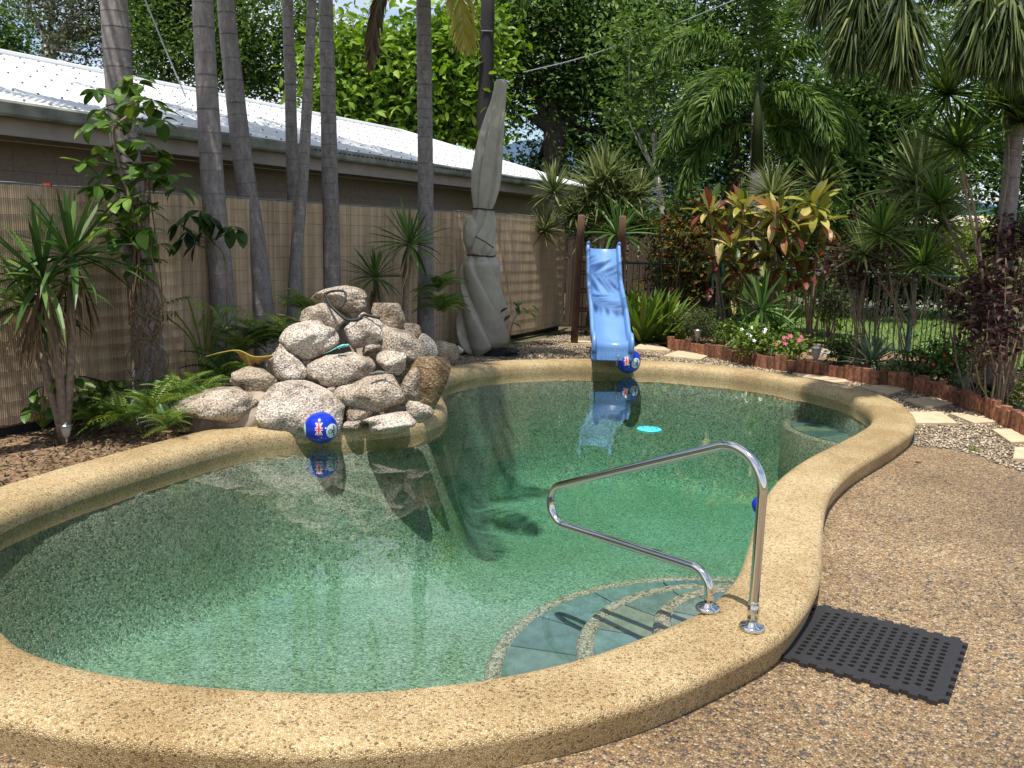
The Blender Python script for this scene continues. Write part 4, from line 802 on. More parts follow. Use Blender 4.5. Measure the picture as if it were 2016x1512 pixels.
for poly, lab in PAV:
    q4 = np.array([G(x, y, .02) for x, y in poly]); c = q4.mean(0); v = np.concatenate([q4*[1, 1, 0]+[0, 0, .0], q4*[1, 1, 0]+[0, 0, .026], (c+(q4-c)*.985)*[1, 1, 0]+[0, 0, .030]])
    o = MB().add(v, [[a, (a+1) % 4, 4+(a+1) % 4, 4+a] for a in range(4)]+[[4+a, 4+(a+1) % 4, 8+(a+1) % 4, 8+a] for a in range(4)]+[[8, 9, 10, 11]]).build('paver', M['paver']); tag(o, lab, 'paver', 'stepping pavers in the gravel')

# ------------------------------------------------------------------ fences on the right
def pfence(P0, P1, zt, step, label, cols_, name='pool_fence', rail_mat='fence_metal', zb=.06):
    P0, P1 = np.array(P0, float), np.array(P1, float); L = np.linalg.norm(P1-P0); d = (P1-P0)/L; root = thing(name, [*((P0+P1)/2), 0], label, 'fence')
    pk = MB().tube([[0, 0, zb], [0, 0, zt-.01]], .0068, 6).mesh('picket', M['picket'])
    for k in range(int(L/step)): p = P0+d*step*(k+.5); link('picket', pk, root, np.array([*p, 0])-WL[root.name])
    for z in (zt, zb+.05):
        MB().tube([[*P0, z], [*P1, z]], .019, 8).build('rail', M[rail_mat], root)
    for f in cols_: p = P0+d*L*f; MB().box([*p, zt/2+.02], [.025, .025, zt/2+.03]).build('post', M['fence_metal'], root)
    return root
F0 = G(1140, 655)[:2]; 
pfence((.95, 14.1), (3.25, 14.25), 1.20, .10, 'dark green metal pool fence behind the slide with teal top rail', (.02, .98))
pfence((3.3, 14.25), (5.7, 12.4), 1.20, .085, 'black picket pool fence in front of the lawn', (.02, .98))
pfence((5.75, 12.36), (7.1, 8.4), 1.20, .085, 'black picket pool fence behind the purple shrubs on the right', (.98,))
pf = thing('paling_fence', (2.0, 16.4, 0), 'dark brown timber paling fence behind the blue slide', 'fence')
pal = MB().box([0, 0, .80], [.047, .009, .80]).mesh('paling', M['paling'])
for k in range(44):
    x = .55+k*.10; o = link('paling', pal, pf, np.array([x, 15.6+.02*(k % 2)+.15*k*.1, 0])-WL[pf.name]); o.rotation_euler = (0, random.uniform(-.012, .012), .15); o.scale = (1, 1, random.uniform(.97, 1.03))
for z in (.3, 1.2): MB().tube([[.5, 15.66, z], [4.95, 16.32, z]], .03, 4).build('rail', M['paling'], pf)

# ------------------------------------------------------------------ power pole, cables, far house, hills
pp_ = thing('power_pole', D(958, 330, 21)*[1, 1, 0], 'dark timber power pole standing behind the folded umbrella', 'pole')
MB().tube([D(950, 420, 21)*[1, 1, 0], D(953, 240, 21), D(960, 30, 21), D(962, -60, 21)], [.18, .172, .16, .155], 14).build('pole_shaft', M['pole'], pp_, True)
MB().box(D(959, 64, 21)+[0, -.17, 0], [.13, .02, .01]).build('pole_band', M['gutter'], pp_)
tag(MB().tube(spline([D(1030, 142, 20), D(1130, 118, 19), D(1230, 85, 18), D(1330, 48, 17), D(1470, -10, 16)], 30), .011, 6).build('power_cable', M['line']), 'thin grey overhead cable sagging across the dark trees', 'cable')
c0 = FR(365, 190, 2.6); tag(MB().tube([c0, D(325, 95, 10.4), D(270, -40, 9.9)], .010, 6).build('stay_wire', M['line']), 'grey stay wire rising from the white roof', 'wire')
hs = thing('distant_house', D(1900, 450, 45)*[1, 1, 0], 'distant pale house seen through the gap at the right', 'house')
a = D(1862, 425, 45); b_ = D(1990, 425, 45); MB().box([(a[0]+b_[0])/2, 46, 1.3], [(b_[0]-a[0])/2+1, 1.2, 1.35]).build('wall', M['house_wall'], hs)
rfv = [[a[0]-1.4, 44.4, 2.6], [b_[0]+1.4, 44.4, 2.6], [b_[0]+1.4, 47.4, 2.6], [a[0]-1.4, 47.4, 2.6], [a[0]+.2, 45.9, 3.3], [b_[0]-.2, 45.9, 3.3]]; MB().add(rfv, [[0, 1, 5, 4], [2, 3, 4, 5]], [[1, 2, 5], [3, 0, 4]]).build('roof', M['house_wall'], hs)
for f in (.2, .5): MB().box([a[0]+(b_[0]-a[0])*f, 44.78, 1.5], [.4, .03, .45]).build('window', M['slot'], hs)
cp = thing('carport', D(1900, 480, 26)*[1, 1, 0], 'dark teal flat carport beam beyond the lawn at the right', 'carport')
a = D(1850, 411, 26); b_ = D(2010, 420, 26); MB().box((a+b_)/2, [(b_[0]-a[0])/2, .25, .13]).build('roof_beam', M['teal'], cp); 
for x in (a[0]+.1, b_[0]-.1): MB().box([x, 26, a[2]/2], [.04, .04, a[2]/2]).build('post', M['teal'], cp)
hx = np.linspace(-2600, 3200, 90); hz = 190+110*np.sin(hx*.0021+1.3)+45*np.sin(hx*.0061)+18*np.sin(hx*.017+2)+60*np.exp(-((hx-1150)/600)**2)
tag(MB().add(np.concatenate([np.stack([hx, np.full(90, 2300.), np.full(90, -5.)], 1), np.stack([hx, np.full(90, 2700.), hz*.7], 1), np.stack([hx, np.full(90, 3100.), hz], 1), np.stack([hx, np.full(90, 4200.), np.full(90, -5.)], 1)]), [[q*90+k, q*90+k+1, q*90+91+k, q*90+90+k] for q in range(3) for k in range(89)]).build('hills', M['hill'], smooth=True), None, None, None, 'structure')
# litter on the deck
for (px, py, key, s_, lab) in ((1808, 910, 'ink_red', .035, 'small red dry leaf on the deck right of the rim'), (1705, 932, 'leaf_yellow', .03, 'pale yellow leaf at the foot of the rim'), (22, 1456, 'log', .018, 'tiny reddish leaf scrap at the rim foot bottom left')):
    c = G(px, py, .004); v = [[-1, 0, .1], [-.3, .45, .25], [.5, .3, .12], [1, 0, .3], [.4, -.4, .1], [-.4, -.35, .3], [0, 0, .0]]; tag(MB().add(np.array(v)*s_+c, f3=[[6, a, (a+1) % 6] for a in range(6)]).build('fallen_leaf', M[key] if key != 'ink_red' else M['o_cord_pink']), lab, 'leaf', 'fallen leaves')
# ================================================================== plants
LQ_V = np.array([[0, 0, 0], [.45, -.28, .10], [1, 0, -.06], [.45, .28, .10]]); LQ_F = np.array([[0, 1, 2, 3]])          # cheap far leaf
LF_V = np.array([[0, 0, 0], [.30, -.22, .08], [.30, 0, 0], [.30, .22, .08], [.68, -.20, .05], [.68, 0, -.04], [.68, .20, .05], [1, 0, -.16]])
LF_F4 = [[2, 1, 4, 5], [3, 2, 5, 6]]; LF_F3 = [[0, 1, 2], [0, 2, 3], [5, 4, 7], [6, 5, 7]]
def leaf_mesh(name, material, n=5, width=.25, droop=.25, fold=.25, widest=.5, sharp=1.0, stalk=0.0):
    """leaf of length 1 along +X, folded on its midrib, tip bending down"""
    v = []; f = []
    for k in range(n+1):
        u = k/n; a = droop*u*u; x = u*math.cos(a*.6); z = -droop*u*u*.6
        uu_ = max(0, (u-stalk)/(1-stalk)); w = width*.5*(math.sin(math.pi*min(1, uu_)**(math.log(.5)/math.log(widest)))**sharp if 0 < uu_ < 1 else (.0 if uu_ >= 1 else .03))
        if stalk == 0 and k == 0: w = width*.5*.35
        v += [[x, -w, z+w*fold], [x, 0, z], [x, w, z+w*fold]]
    for k in range(n):
        a = 3*k; f += [[a, a+1, a+4, a+3], [a+1, a+2, a+5, a+4]]
    return MB().add(v, f).mesh(name, material)
def put_leaf(me, parent, p, d, roll, s, name='leaf'):
    o = bpy.data.objects.new(name, me); COL.objects.link(o); o.parent = parent
    o.matrix_local = Matrix.Translation(Vector(np.asarray(p)-WL[parent.name]))@rot(d, roll)@Matrix.Diagonal((s, s, s, 1)); return o
YB = [leaf_mesh('leaf', M['o_yucca'], 5, .075, dr, .5, .42, .7) for dr in (.05, .25, .6)]
YD = [leaf_mesh('leaf', M['o_dead'], 5, .05, dr, .6, .4, .7) for dr in (.3, .6)]
def golden(n, e0, e1, jit=.12, pw=1.0):
    out = []
    for k in range(n):
        a = k*2.39996+random.uniform(-jit, jit); e = e0+(e1-e0)*(k/max(1, n-1))**pw+random.uniform(-jit, jit); out.append((np.array([math.cos(a)*math.cos(e), math.sin(a)*math.cos(e), math.sin(e)]), e))
    return out
def yucca(name, label, base, heads, nleaf, L, dead=0, stemr=.05, wd=None):
    root = thing(name, base, label, 'plant')
    for hp_, hl in heads:
        hp_ = np.array(hp_); MB().tube(spline([base, (np.array(base)+hp_)/2+[random.uniform(-.05, .05), 0, .03], hp_], 8), np.linspace(stemr, stemr*.75, 8), 8).build('stem', M['stem'], root, True)
        for d, e in golden(nleaf, 1.45, -.35, .16, .8): put_leaf(YB[0 if e > .7 else 1 if e > .1 else 2], root, hp_+d*.02, d, random.uniform(-.4, .4), L*hl*random.uniform(.75, 1.1))
        for k in range(dead):
            a = random.uniform(0, 6.28); d = np.array([math.cos(a)*.38, math.sin(a)*.38, -1]); put_leaf(YD[k % 2], root, hp_-[0, 0, random.uniform(.02, .16)], d+rng.normal(size=3)*.15, random.uniform(-1, 1), L*random.uniform(.6, 1.0)*hl)
    return root
yb = G(128, 872)*[1, 1, 0]
yucca('yucca_plant', 'big spiky yucca with hanging dead leaves at the left picture edge', yb, [(D(84, 552, 6.2), 1.), (D(140, 505, 6.35), 1.05), (D(60, 600, 6.35), .8)], 40, .57, 34, .035)
b0 = D(800, 700, 9.7)*[1, 1, 0]
yucca('yucca_plant', 'spiky dark yucca before the palm trunk next to the boulders', b0, [(D(806, 482, 9.7), 1.), (D(738, 548, 9.8), .8)], 46, .50, 20, .04)
b0 = G(1512, 700)*[1, 1, 0]+[0, .25, 0]
yucca('yucca_plant', 'green spiky yucca in the flower bed below the red leaved clump', b0, [(D(1497, 610, 11.9), 1.), (D(1530, 655, 11.8), .9), (D(1475, 660, 11.9), .8)], 44, .58, 4, .04)
b0 = np.array([1.75, 13.6, 0.])
yucca('yucca_plant', 'green yucca rising behind the slide top and right post', b0, [(D(1215, 462, 13.2), 1.)], 42, .62, 6, .04)

# rosettes of thin striped blades (one mesh each, blades too fine to pick apart)
TB_V = np.array([[0, -.018, 0], [0, .018, 0], [.35, -.026, .0], [.35, .026, .0], [.72, -.02, -.035], [.72, .02, -.035], [1, 0, -.10]]); TB_F4 = [[0, 2, 3, 1], [2, 4, 5, 3]]; TB_F3 = [[4, 6, 5]]
def blades(mb, c, n, L, e0=1.4, e1=-.5, tint=(0, 1), jit=.2, wide=1.0, axis=None):
    dd = np.array([d for d, e in golden(n, e0, e1, jit)])
    if axis is not None:
        q = Vector((0, 0, 1)).rotation_difference(Vector(axis)).to_matrix(); dd = dd@np.array(q).T
    fr_ = frames(dd, rng.uniform(-.5, .5, n)); ll_ = L*rng.uniform(.7, 1.1, n); s_ = np.stack([ll_, ll_*wide, ll_], 1); tt = rng.uniform(*tint, n)
    a = mb.n; mb.scatter(TB_V, TB_F4, np.repeat([c], n, 0), fr_, s_, tt); q = TB_F3[0]
    mb.f3.append(np.array([[a+k*7+x for x in q] for k in range(n)]))
def dracaena(label, base, stems, key='striped', name='dracaena_plant', stemr=.014):
    """stems: list of (points, [(head, length, blades)])"""
    root = thing(name, base, label, 'plant')
    for pts, heads in stems:
        P_ = spline(pts, max(6, 4*len(pts))); MB().tube(P_, np.linspace(stemr*1.25, stemr*.7, len(P_)), 8).build('stem', M['stem'], root, True)
        for hp_, L, n in heads: 
            mb = MB(); blades(mb, np.array(hp_), int(n*1.6), L*1.3); mb.build('leaf_rosette', M['leaf_'+key], root)
# variegated group behind the slide / fence end
gY = 13.9; base = np.array([1.2, 14.5, 0.])
hd = [(1090, 378, .42), (1072, 455, .42), (1130, 425, .40), (1180, 375, .55), (1215, 385, .5), (1190, 350, .5), (1235, 400, .45), (1160, 410, .4), (1205, 430, .5), (1150, 470, .35), (1255, 385, .4)]
dracaena('pale striped dracaena with many spiky heads at the fence end behind the slide', base, [([base, D(1170, 560, gY), D(px, py+10, gY)], [(D(px, py, gY), L, 80)]) for px, py, L in hd])
# tall dracaenas at the right
rY = 8.6; base = G(1960, 745)*[1, 1, 0]; base = np.array([4.75, 8.9, .03])
def st(pts, heads, Y=rY): return ([D(x, y, Y) for x, y in pts], [(D(x, y, Y), L, n) for x, y, L, n in heads])
dracaena('tall slender dracaena with green spiky heads above the purple shrubs', base,
 [st([(1950, 720), (1935, 560), (1905, 400), (1885, 290), (1868, 190)], [(1866, 185, .47, 110)]), st([(1935, 560), (1920, 420), (1890, 320)], [(1888, 290, .44, 110)]), st([(1960, 700), (1965, 480), (1985, 330), (1980, 215)], [(1978, 205, .46, 110), (2012, 240, .4, 90)]),
  st([(1955, 640), (1890, 500), (1820, 455), (1745, 450)], [(1736, 462, .36, 90)], 8.9), st([(1945, 600), (1850, 560), (1820, 540)], [(1818, 520, .36, 100)], 8.8), st([(1945, 600), (1880, 470), (1850, 405)], [(1848, 400, .34, 90)], 9.2)], 'palm')
base = np.array([4.9, 10.4, .03])
dracaena('upright striped dracaena clump behind the purple shrubs', base, [st([(1800, 640), (1805, 480), (1812, 380)], [(1812, 365, .62, 120), (1808, 420, .5, 90)], 10.4), st([(1800, 640), (1770, 480), (1850, 440)], [(1855, 440, .45, 90)], 10.4), st([(1790, 640), (1700, 500), (1690, 480)], [(1700, 500, .4, 70)], 10.4)], 'striped')
base = np.array([3.2, 15.0, .03])
dracaena('pale spiky dracaena heads poking up behind the red leaved clump', base, [st([(1530, 600), (1525, 450), (1520, 400)], [(1520, 385, .5, 100)], 13.8), st([(1600, 600), (1612, 450), (1615, 380)], [(1614, 365, .5, 100)], 14.2)], 'striped')

# tufts of strappy leaves
def tuft(label, c, n, L, key, name='strappy_plant', e0=1.4, e1=.15, wide=1.4):
    root = thing(name, c, label, 'plant'); mb = MB(); blades(mb, np.array(c, float), n, L, e0, e1, jit=.25, wide=wide); mb.build('leaf_blades', M['leaf_'+key], root)
tuft('silvery strappy tuft spilling over the log edging', D(1715, 715, 10.4), 130, .42, 'silver', e1=.0)
tuft('small grey green tuft left of the black pot', D(1893, 765, 9.6), 40, .24, 'silver')
for k, (px, py, Y, L, lab) in enumerate(((1262, 650, 13.2, .95, 'tall strappy green clump right of the slide chute'), (1300, 655, 13.4, .9, 'tall strappy green clump second from the slide'), (1235, 600, 13.6, .8, 'strappy green clump half hidden by the slide top'), (1335, 640, 13.5, .6, 'shorter strappy clump left of the feathery bush'))):
    c = D(px, py, Y); c[2] = .02; tuft(lab, c, 70, L, 'fern' if k != 3 else 'lime', e1=.6, wide=1.9)
tuft('tiny green weed in the gravel joint by the deck', G(1917, 890), 60, .06, 'bright', 'weed', 1.4, .1)
tuft('tiny weed on the far gravel near the logs', G(1383, 698), 40, .08, 'fern', 'weed', 1.4, .1)
for k in range(3): pass

# shrubs
def clumps(mb, centers, per, spread, size, tint, flat=.5, fine=False):
    m = len(centers); pos = np.repeat(centers, per, 0)+rng.normal(size=(m*per, 3))*spread
    d = rng.normal(size=(m*per, 3)); d[:, 2] = d[:, 2]*flat-.15; cl = np.repeat(rng.uniform(-.32, .32, m), per); t = np.clip(rng.uniform(*tint, m*per)*.8+.1+cl, 0, 1)
    fr_ = frames(d, rng.uniform(-.9, .9, m*per)); s_ = size*rng.uniform(.6, 1.25, m*per)
    if fine:
        a = mb.n; mb.scatter(LF_V, LF_F4, pos, fr_, s_, t); idx_ = (np.arange(m*per)*8)[:, None, None]+np.array(LF_F3)[None]; mb.f3.append(idx_.reshape(-1, 3)+a)
    else: mb.scatter(LQ_V, LQ_F, pos, fr_, s_, t)
def shell_pts(c, r, n, inner=.35):
    v = rvec(n); rad = np.cbrt(rng.uniform(inner**3, 1, n)); w = 1+.22*np.sin(v@np.array([3.1, 1.7, 2.2])+c[0])+.15*np.sin(v@np.array([-5, 4, 6.])+c[1]); return np.asarray(c)+v*(rad*w)[:, None]*np.asarray(r)
def shrub(label, c, r, key, leaf=.07, ncl=90, per=14, name='shrub', stems=6, tint=(.1, .9), fine=True, cat='shrub', flowers=None, group=None, base=None):
    c = np.array(c, float); r = np.array(r, float); b0 = np.array([c[0], c[1], 0.]) if base is None else np.array(base, float)
    root = thing(name, b0, label, cat, group); mb = MB(); cen = shell_pts(c, r, ncl); cen[:, 2] = np.maximum(cen[:, 2], .05); clumps(mb, cen, per, leaf*1.1, leaf, tint, .6, fine); mb.build('foliage', M['leaf_'+key], root)
    for k in range(stems):
        t = cen[rng.integers(len(cen))]; MB().tube(spline([b0+[rng.uniform(-.3, .3)*r[0], rng.uniform(-.3, .3)*r[1], 0], (b0+t)/2+rng.normal(size=3)*.06, t], 6), np.linspace(.010, .004, 6), 6).build('stem', M['stem'], root)
    if flowers:
        for px_, mk, n in flowers:
            for k in range(n):
                p = c+nrm([rng.normal(), -1.2+rng.normal()*.4, 1+rng.normal()*.5])*r*1.12+rng.normal(size=3)*.02
                fm = MB(); a = np.arange(5)*2*math.pi/5
                for t in a: fm.add(np.array([[0, 0, 0], [.5*math.cos(t-.5), .5*math.sin(t-.5), .1], [math.cos(t), math.sin(t), .12], [.5*math.cos(t+.5), .5*math.sin(t+.5), .1]])*px_@np.array(Vector((0, 0, 1)).rotation_difference(Vector((0, -.8, .6))).to_matrix()).T+p, [[0, 1, 2, 3]])
                fm.build('flower', M[mk], root)
M['petal_pink'] = plain('pink_petal', (.75, .05, .25), .6); M['petal_white'] = plain('white_petal', (.8, .8, .78), .6); M['petal_red'] = plain('red_petal', (.6, .05, .07), .6)
shrub('white flowering green plant spilling over the logs', D(1480, 668, 11.3), [.24, .2, .17], 'fern', .06, 60, 12, 'flowering_plant', 3, (.3, 1), flowers=[(.03, 'petal_white', 7)], cat='plant')
shrub('pink flowering green plant next to the white flowers', D(1556, 680, 11.1), [.22, .2, .13], 'fern', .06, 50, 12, 'flowering_plant', 3, (.3, 1), flowers=[(.035, 'petal_pink', 9)], cat='plant')
shrub('low red flowering ground plants in shade under the purple shrub', D(1840, 720, 9.9), [.55, .35, .16], 'dark', .06, 90, 12, 'flowering_plant', 3, (.2, 1), flowers=[(.028, 'petal_red', 6)], cat='plant')
shrub('pale green feathery bush behind the log edging', D(1378, 640, 12.6), [.36, .3, .28], 'olive', .035, 170, 22, 'feathery_bush', 5, (.3, 1), False)
shrub('darker feathery bush left of the yucca', D(1440, 655, 12.3), [.26, .25, .2], 'fern', .035, 110, 20, 'feathery_bush', 4, (.1, .8), False)
shrub('small leafy plant at the right picture edge beside the pot', D(1995, 770, 8.6), [.22, .22, .15], 'fern', .05, 60, 12, 'leafy_plant', 3, cat='plant')
for px, py, Y, rr, lab in ((1335, 470, 14.3, [.55, .4, .5], 'orange and red croton hedge left of the red leaved clump'), (1375, 440, 14.6, [.5, .4, .45], 'orange flecked croton bush behind the slide fence'), (1345, 560, 14.6, [.6, .4, .4], 'low croton bush with red leaves behind the pool fence'), (1420, 540, 14.5, [.5, .4, .4], 'mixed red and green croton left of the fence post')):
    shrub(lab, D(px, py, Y), rr, 'croton', .10, 110, 10, 'croton_bush', 8)
for px, py, Y, rr, lab in ((1720, 440, 10.8, [.30, .3, .26], 'dark purple leaved shrub top beside the striped dracaena'), (1690, 520, 10.6, [.36, .3, .24], 'dark purple leaved shrub with bare stems by the lawn'), (1785, 500, 10.2, [.34, .3, .28], 'purple shrub directly under the arching dracaena stem'), (1985, 560, 8.4, [.26, .3, .36], 'tall purple leaved shrub at the right picture edge'), (1990, 470, 8.6, [.16, .2, .16], 'top of the purple shrub before the right palm trunk'), (1925, 590, 8.9, [.24, .25, .26], 'purple leaved shrub left of the right edge palm'), (1965, 650, 8.2, [.25, .25, .28], 'low purple branch hanging over the black pot')):
    shrub(lab, D(px, py, Y), rr, 'purple', .08, 60, 10, 'purple_shrub', 8, (.1, .95), base=D(px, 720, Y)*[1, 1, 0]+[0, 0, .03])
for px, py, Y, rr, lab, key in ((1640, 600, 13.0, [.25, .25, .25], 'thin green stems plant before the lawn', 'olive'), (1665, 690, 11.3, [.25, .2, .12], 'low dark leafed undergrowth behind the silver tuft', 'dark'), (1880, 700, 9.9, [.4, .3, .16], 'low dark undergrowth below the purple shrubs', 'dark'), (1960, 500, 10.2, [.4, .4, .3], 'yellow green leafed bush behind the right palm', 'lime'), (1900, 470, 10.8, [.4, .4, .2], 'yellow green hedge below the far house', 'lime')):
    shrub(lab, D(px, py, Y), rr, key, .07, 60, 12, 'bush', 10)

# cordyline clump: broad gold, pink and maroon leaves, each leaf its own part
CL = {k: [leaf_mesh('leaf', M['o_cord_'+k], 6, .27, dr, .35, .55, .8, .14) for dr in (.1, .4, .8)] for k in ('gold', 'pink', 'red', 'olive')}
def cordyline(label, base, heads, Y):
    root = thing('cordyline_plant', base, label, 'plant', 'red and gold cordylines by the pool fence')
    for px, py, n, mix in heads:
        hp_ = D(px, py, Y+random.uniform(-.15, .15)); MB().tube(spline([base+rng.normal(size=3)*[.08, .06, 0], (base+hp_)/2+rng.normal(size=3)*.05, hp_], 7), np.linspace(.02, .013, 7), 7).build('stem', M['stem'], root, True)
        for d, e in golden(int(n*2.1), 1.35, -.4, .25):
            kx = random.choice(mix) if e < 1.05 else random.choice(['red', 'olive', 'gold']); put_leaf(CL[kx][0 if e > .8 else 1 if e > .25 else 2], root, hp_+[0, 0, random.uniform(-.1, .03)], d, random.uniform(-.5, .5), random.uniform(.28, .47))
g1, p1, r1, o1 = ['gold', 'gold', 'olive'], ['pink', 'gold', 'gold'], ['red', 'red', 'olive'], ['olive', 'olive', 'gold']
cordyline('leftmost gold and maroon cordyline with one dark upright leaf', G(1420, 690)*[1, 1, 0], [(1398, 412, 13, g1+r1), (1425, 455, 10, p1), (1410, 510, 10, r1)], 12.8)
cordyline('pale gold cordyline in the middle of the clump', G(1480, 690)*[1, 1, 0], [(1462, 408, 13, g1), (1478, 450, 12, p1), (1445, 480, 9, g1), (1500, 500, 9, r1+g1), (1460, 540, 8, r1)], 12.5)
cordyline('pink tinged cordyline with broad arching leaves', G(1540, 690)*[1, 1, 0], [(1527, 418, 14, p1), (1550, 455, 11, p1+r1), (1520, 480, 9, g1), (1545, 520, 9, r1), (1500, 545, 7, g1)], 12.4)
cordyline('rightmost bright gold cordyline next to the fence', G(1600, 690)*[1, 1, 0], [(1602, 405, 15, g1), (1615, 440, 12, g1+p1), (1585, 470, 10, o1), (1625, 490, 9, r1), (1580, 540, 8, r1)], 12.5)
cordyline('low red cordyline shoots behind the green pool fence', np.array([2.75, 14.6, 0.]), [(1365, 520, 10, r1), (1330, 540, 9, r1+p1), (1395, 560, 9, r1), (1440, 580, 8, g1)], 14.5)

# vine on the first palm, big pointed leaves each its own part
VL = [leaf_mesh('leaf', M['o_vine'], 6, .56, dr, .22, .45, .75, .1) for dr in (.15, .45, .8)]; VD = [leaf_mesh('leaf', M['o_dark'], 6, .5, dr, .2, .45, .75, .08) for dr in (.2, .6)]
vY = 6.75; vine = thing('climbing_vine', D(285, 800, vY)*[1, 1, 0], 'bright green leafy vine climbing the leftmost palm trunk', 'vine')
nodes = [(262,150),(250,170),(272,165),(190,175),(200,215),(245,205),(275,205),(300,195),(318,235),(185,245),(215,240),(260,240),(310,215),(250,275),(290,280),(310,295),(215,295),(190,310),(240,320),(280,320),(305,320),(165,320),(200,340),(235,345),(275,350),(300,350),(345,345),(350,370),(330,350),(195,365),(225,365),(255,390),(285,395),(215,420),(240,415),(295,405),(270,430),(215,450),(240,470),(280,450),(300,415),(255,500),(290,510),(310,480),(230,440),(265,470),(225,395),(295,450),(270,525)]
for px, py in nodes:
    tp = D(px, py, vY+random.uniform(-.12, .1)); cxp = np.interp(py, [0, 300, 600, 800], [225, 250, 283, 300]); b_ = D(cxp, py+14, vY+.05)
    MB().tube(spline([b_, (b_+tp)/2+[0, -.02, .02], tp], 5), .005, 5).build('tendril', M['stem'], vine)
    for k in range(random.choice([4, 5, 6])):
        a = k*1.5+random.uniform(0, 1); d = np.array([math.cos(a), math.sin(a)*.8-.35, random.uniform(-.7, .25)]); put_leaf(random.choice(VL), vine, tp+d*.01, d, random.uniform(-.5, .5), S(random.uniform(30, 48), vY))
mb = MB()
for k in range(26):
    x0 = random.uniform(225, 300); pts = [D(x0, random.uniform(300, 560), vY+.02)]+[D(np.interp(y, [500, 800], [285, 295])+random.uniform(-38, 38), y, vY-.06+random.uniform(-.05, .05)) for y in (590, 640, 690, 740, 790)]
    mb.tube(spline(pts, 16), np.linspace(.006, .0035, 16), 5)
mb.build('dry_root', M['leaf_dead'], vine, kind='stuff'); o = MB().tube(spline([D(250, 230, vY-.02), D(222, 260, vY-.03), D(235, 330, vY-.02), D(262, 420, vY), D(275, 560, vY)], 24), .011, 7).build('main_stem', M['stem'], vine, True)
v2 = thing('climbing_plant', D(445, 700, 7.75)*[1, 1, 0], 'small dark leafed climber on the second palm trunk', 'vine'); MB().tube(spline([D(445, 690, 7.75), D(448, 560, 7.7), D(440, 500, 7.7), D(412, 470, 7.7), D(395, 440, 7.7)], 20), .010, 6).build('stem', M['stem'], v2, True)
for px, py in ((352, 440), (375, 425), (395, 415), (360, 470), (385, 480), (410, 425), (425, 440), (468, 450), (455, 445), (370, 455), (400, 455)):
    tp = D(px, py, 7.65); MB().tube([D(415, 475, 7.7), tp], .004, 5).build('tendril', M['stem'], v2)
    for k in range(3): d = np.array([math.cos(k*2.1+px), -.3, -random.uniform(.2, 1)]); put_leaf(random.choice(VD), v2, tp, d, random.uniform(-.5, .5), S(random.uniform(32, 46), 7.7))
v3 = thing('seedling', D(1015, 690, 11.3)*[1, 1, 0], 'small round leafed plant right of the folded umbrella', 'plant'); MB().tube(spline([D(1000, 690, 11.3), D(1008, 640, 11.3), D(1022, 612, 11.3)], 10), .009, 6).build('stem', M['stem'], v3, True)
for px, py in ((1010, 595), (1030, 592), (1045, 600), (1040, 615), (1015, 605), (1005, 620), (1010, 635), (1025, 605), (1000, 605)): put_leaf(random.choice(VD), v3, D(px, py, 11.25), [random.uniform(-1, 1), -.5, -.3], 0, S(22, 11.3))

# ferns: arching fronds, each frond a part
def fern_mesh(n=15, ln=.2, key='o_fern'):
    mb = MB(); P_ = []; 
    for k in range(n):
        u = (k+1)/n; x = u*.92; z = .5*u-.62*u*u; P_.append([x, 0, z]); w = ln*math.sin(math.pi*min(1, u*.86+.12))**.8
        for s_ in (1, -1): mb.add([[x-.03, 0, z], [x+.0, s_*w*.5, z-.01], [x+.035, s_*w, z-.05], [x+.035, s_*w*.45, z-.0]], [[0, 1, 2, 3]], t=u)
    mb.tube([[0, 0, 0]]+P_, .006, 4); return mb.mesh('frond', M[key])
FM = [fern_mesh(), fern_mesh(18, .16), fern_mesh(13, .24)]; FD_ = [fern_mesh(15, .18, 'o_dark')]
def fern(label, px, py, Y, L, n=16, dark=False):
    c = D(px, py, Y); c[2] = max(c[2]-L*.25, .02); root = thing('fern_plant', [c[0], c[1], 0], label, 'fern', 'ferns in the bed by the reed fence'); 
    for k in range(n):
        a = k*2.4+random.uniform(-.3, .3); d = np.array([math.cos(a), math.sin(a), random.uniform(-.1, 1.0)]); put_leaf(random.choice(FD_ if dark and k % 2 else FM), root, c+[0, 0, random.uniform(0, .08)], d, random.uniform(-.3, .3), L*random.uniform(.7, 1.1), 'frond')
FERNS = [(345,775,6.55,.30,'bright fern under the vine roots'),(300,800,6.3,.28,'fern at the rim right of the garden lamp'),(245,815,6.35,.30,'fern in front of the vine palm'),(190,820,6.5,.28,'fern behind the garden lamp'),(390,770,6.7,.28,'lime fern left of the lowest boulder'),(215,775,6.9,.30,'fern in shade near the reed fence'),(440,730,7.1,.32,'fern behind the left boulders'),(475,680,7.4,.34,'big fern between the palm trunks'),(520,660,7.6,.34,'fern at the foot of the leaning palm'),(560,655,7.8,.30,'fern above the left boulders'),(600,650,8.0,.28,'fern at the foot of the thin palms'),(420,790,6.5,.2,'small fern tucked against the lowest boulder'),(330,830,6.0,.2,'low fern spilling over the pool rim'),(870,600,10.2,.34,'fern left of the folded umbrella'),(865,560,10.3,.3,'upper fern beside the palm at the umbrella'),(150,800,6.75,.26,'fern under the yucca'),(600,600,8.4,.3,'tall fern frond behind the boulders by a thin palm')]
for k, (px, py, Y, L, lab) in enumerate(FERNS): fern(lab, px, py, Y, L*1.15, 26, k in (5, 6, 8, 15))
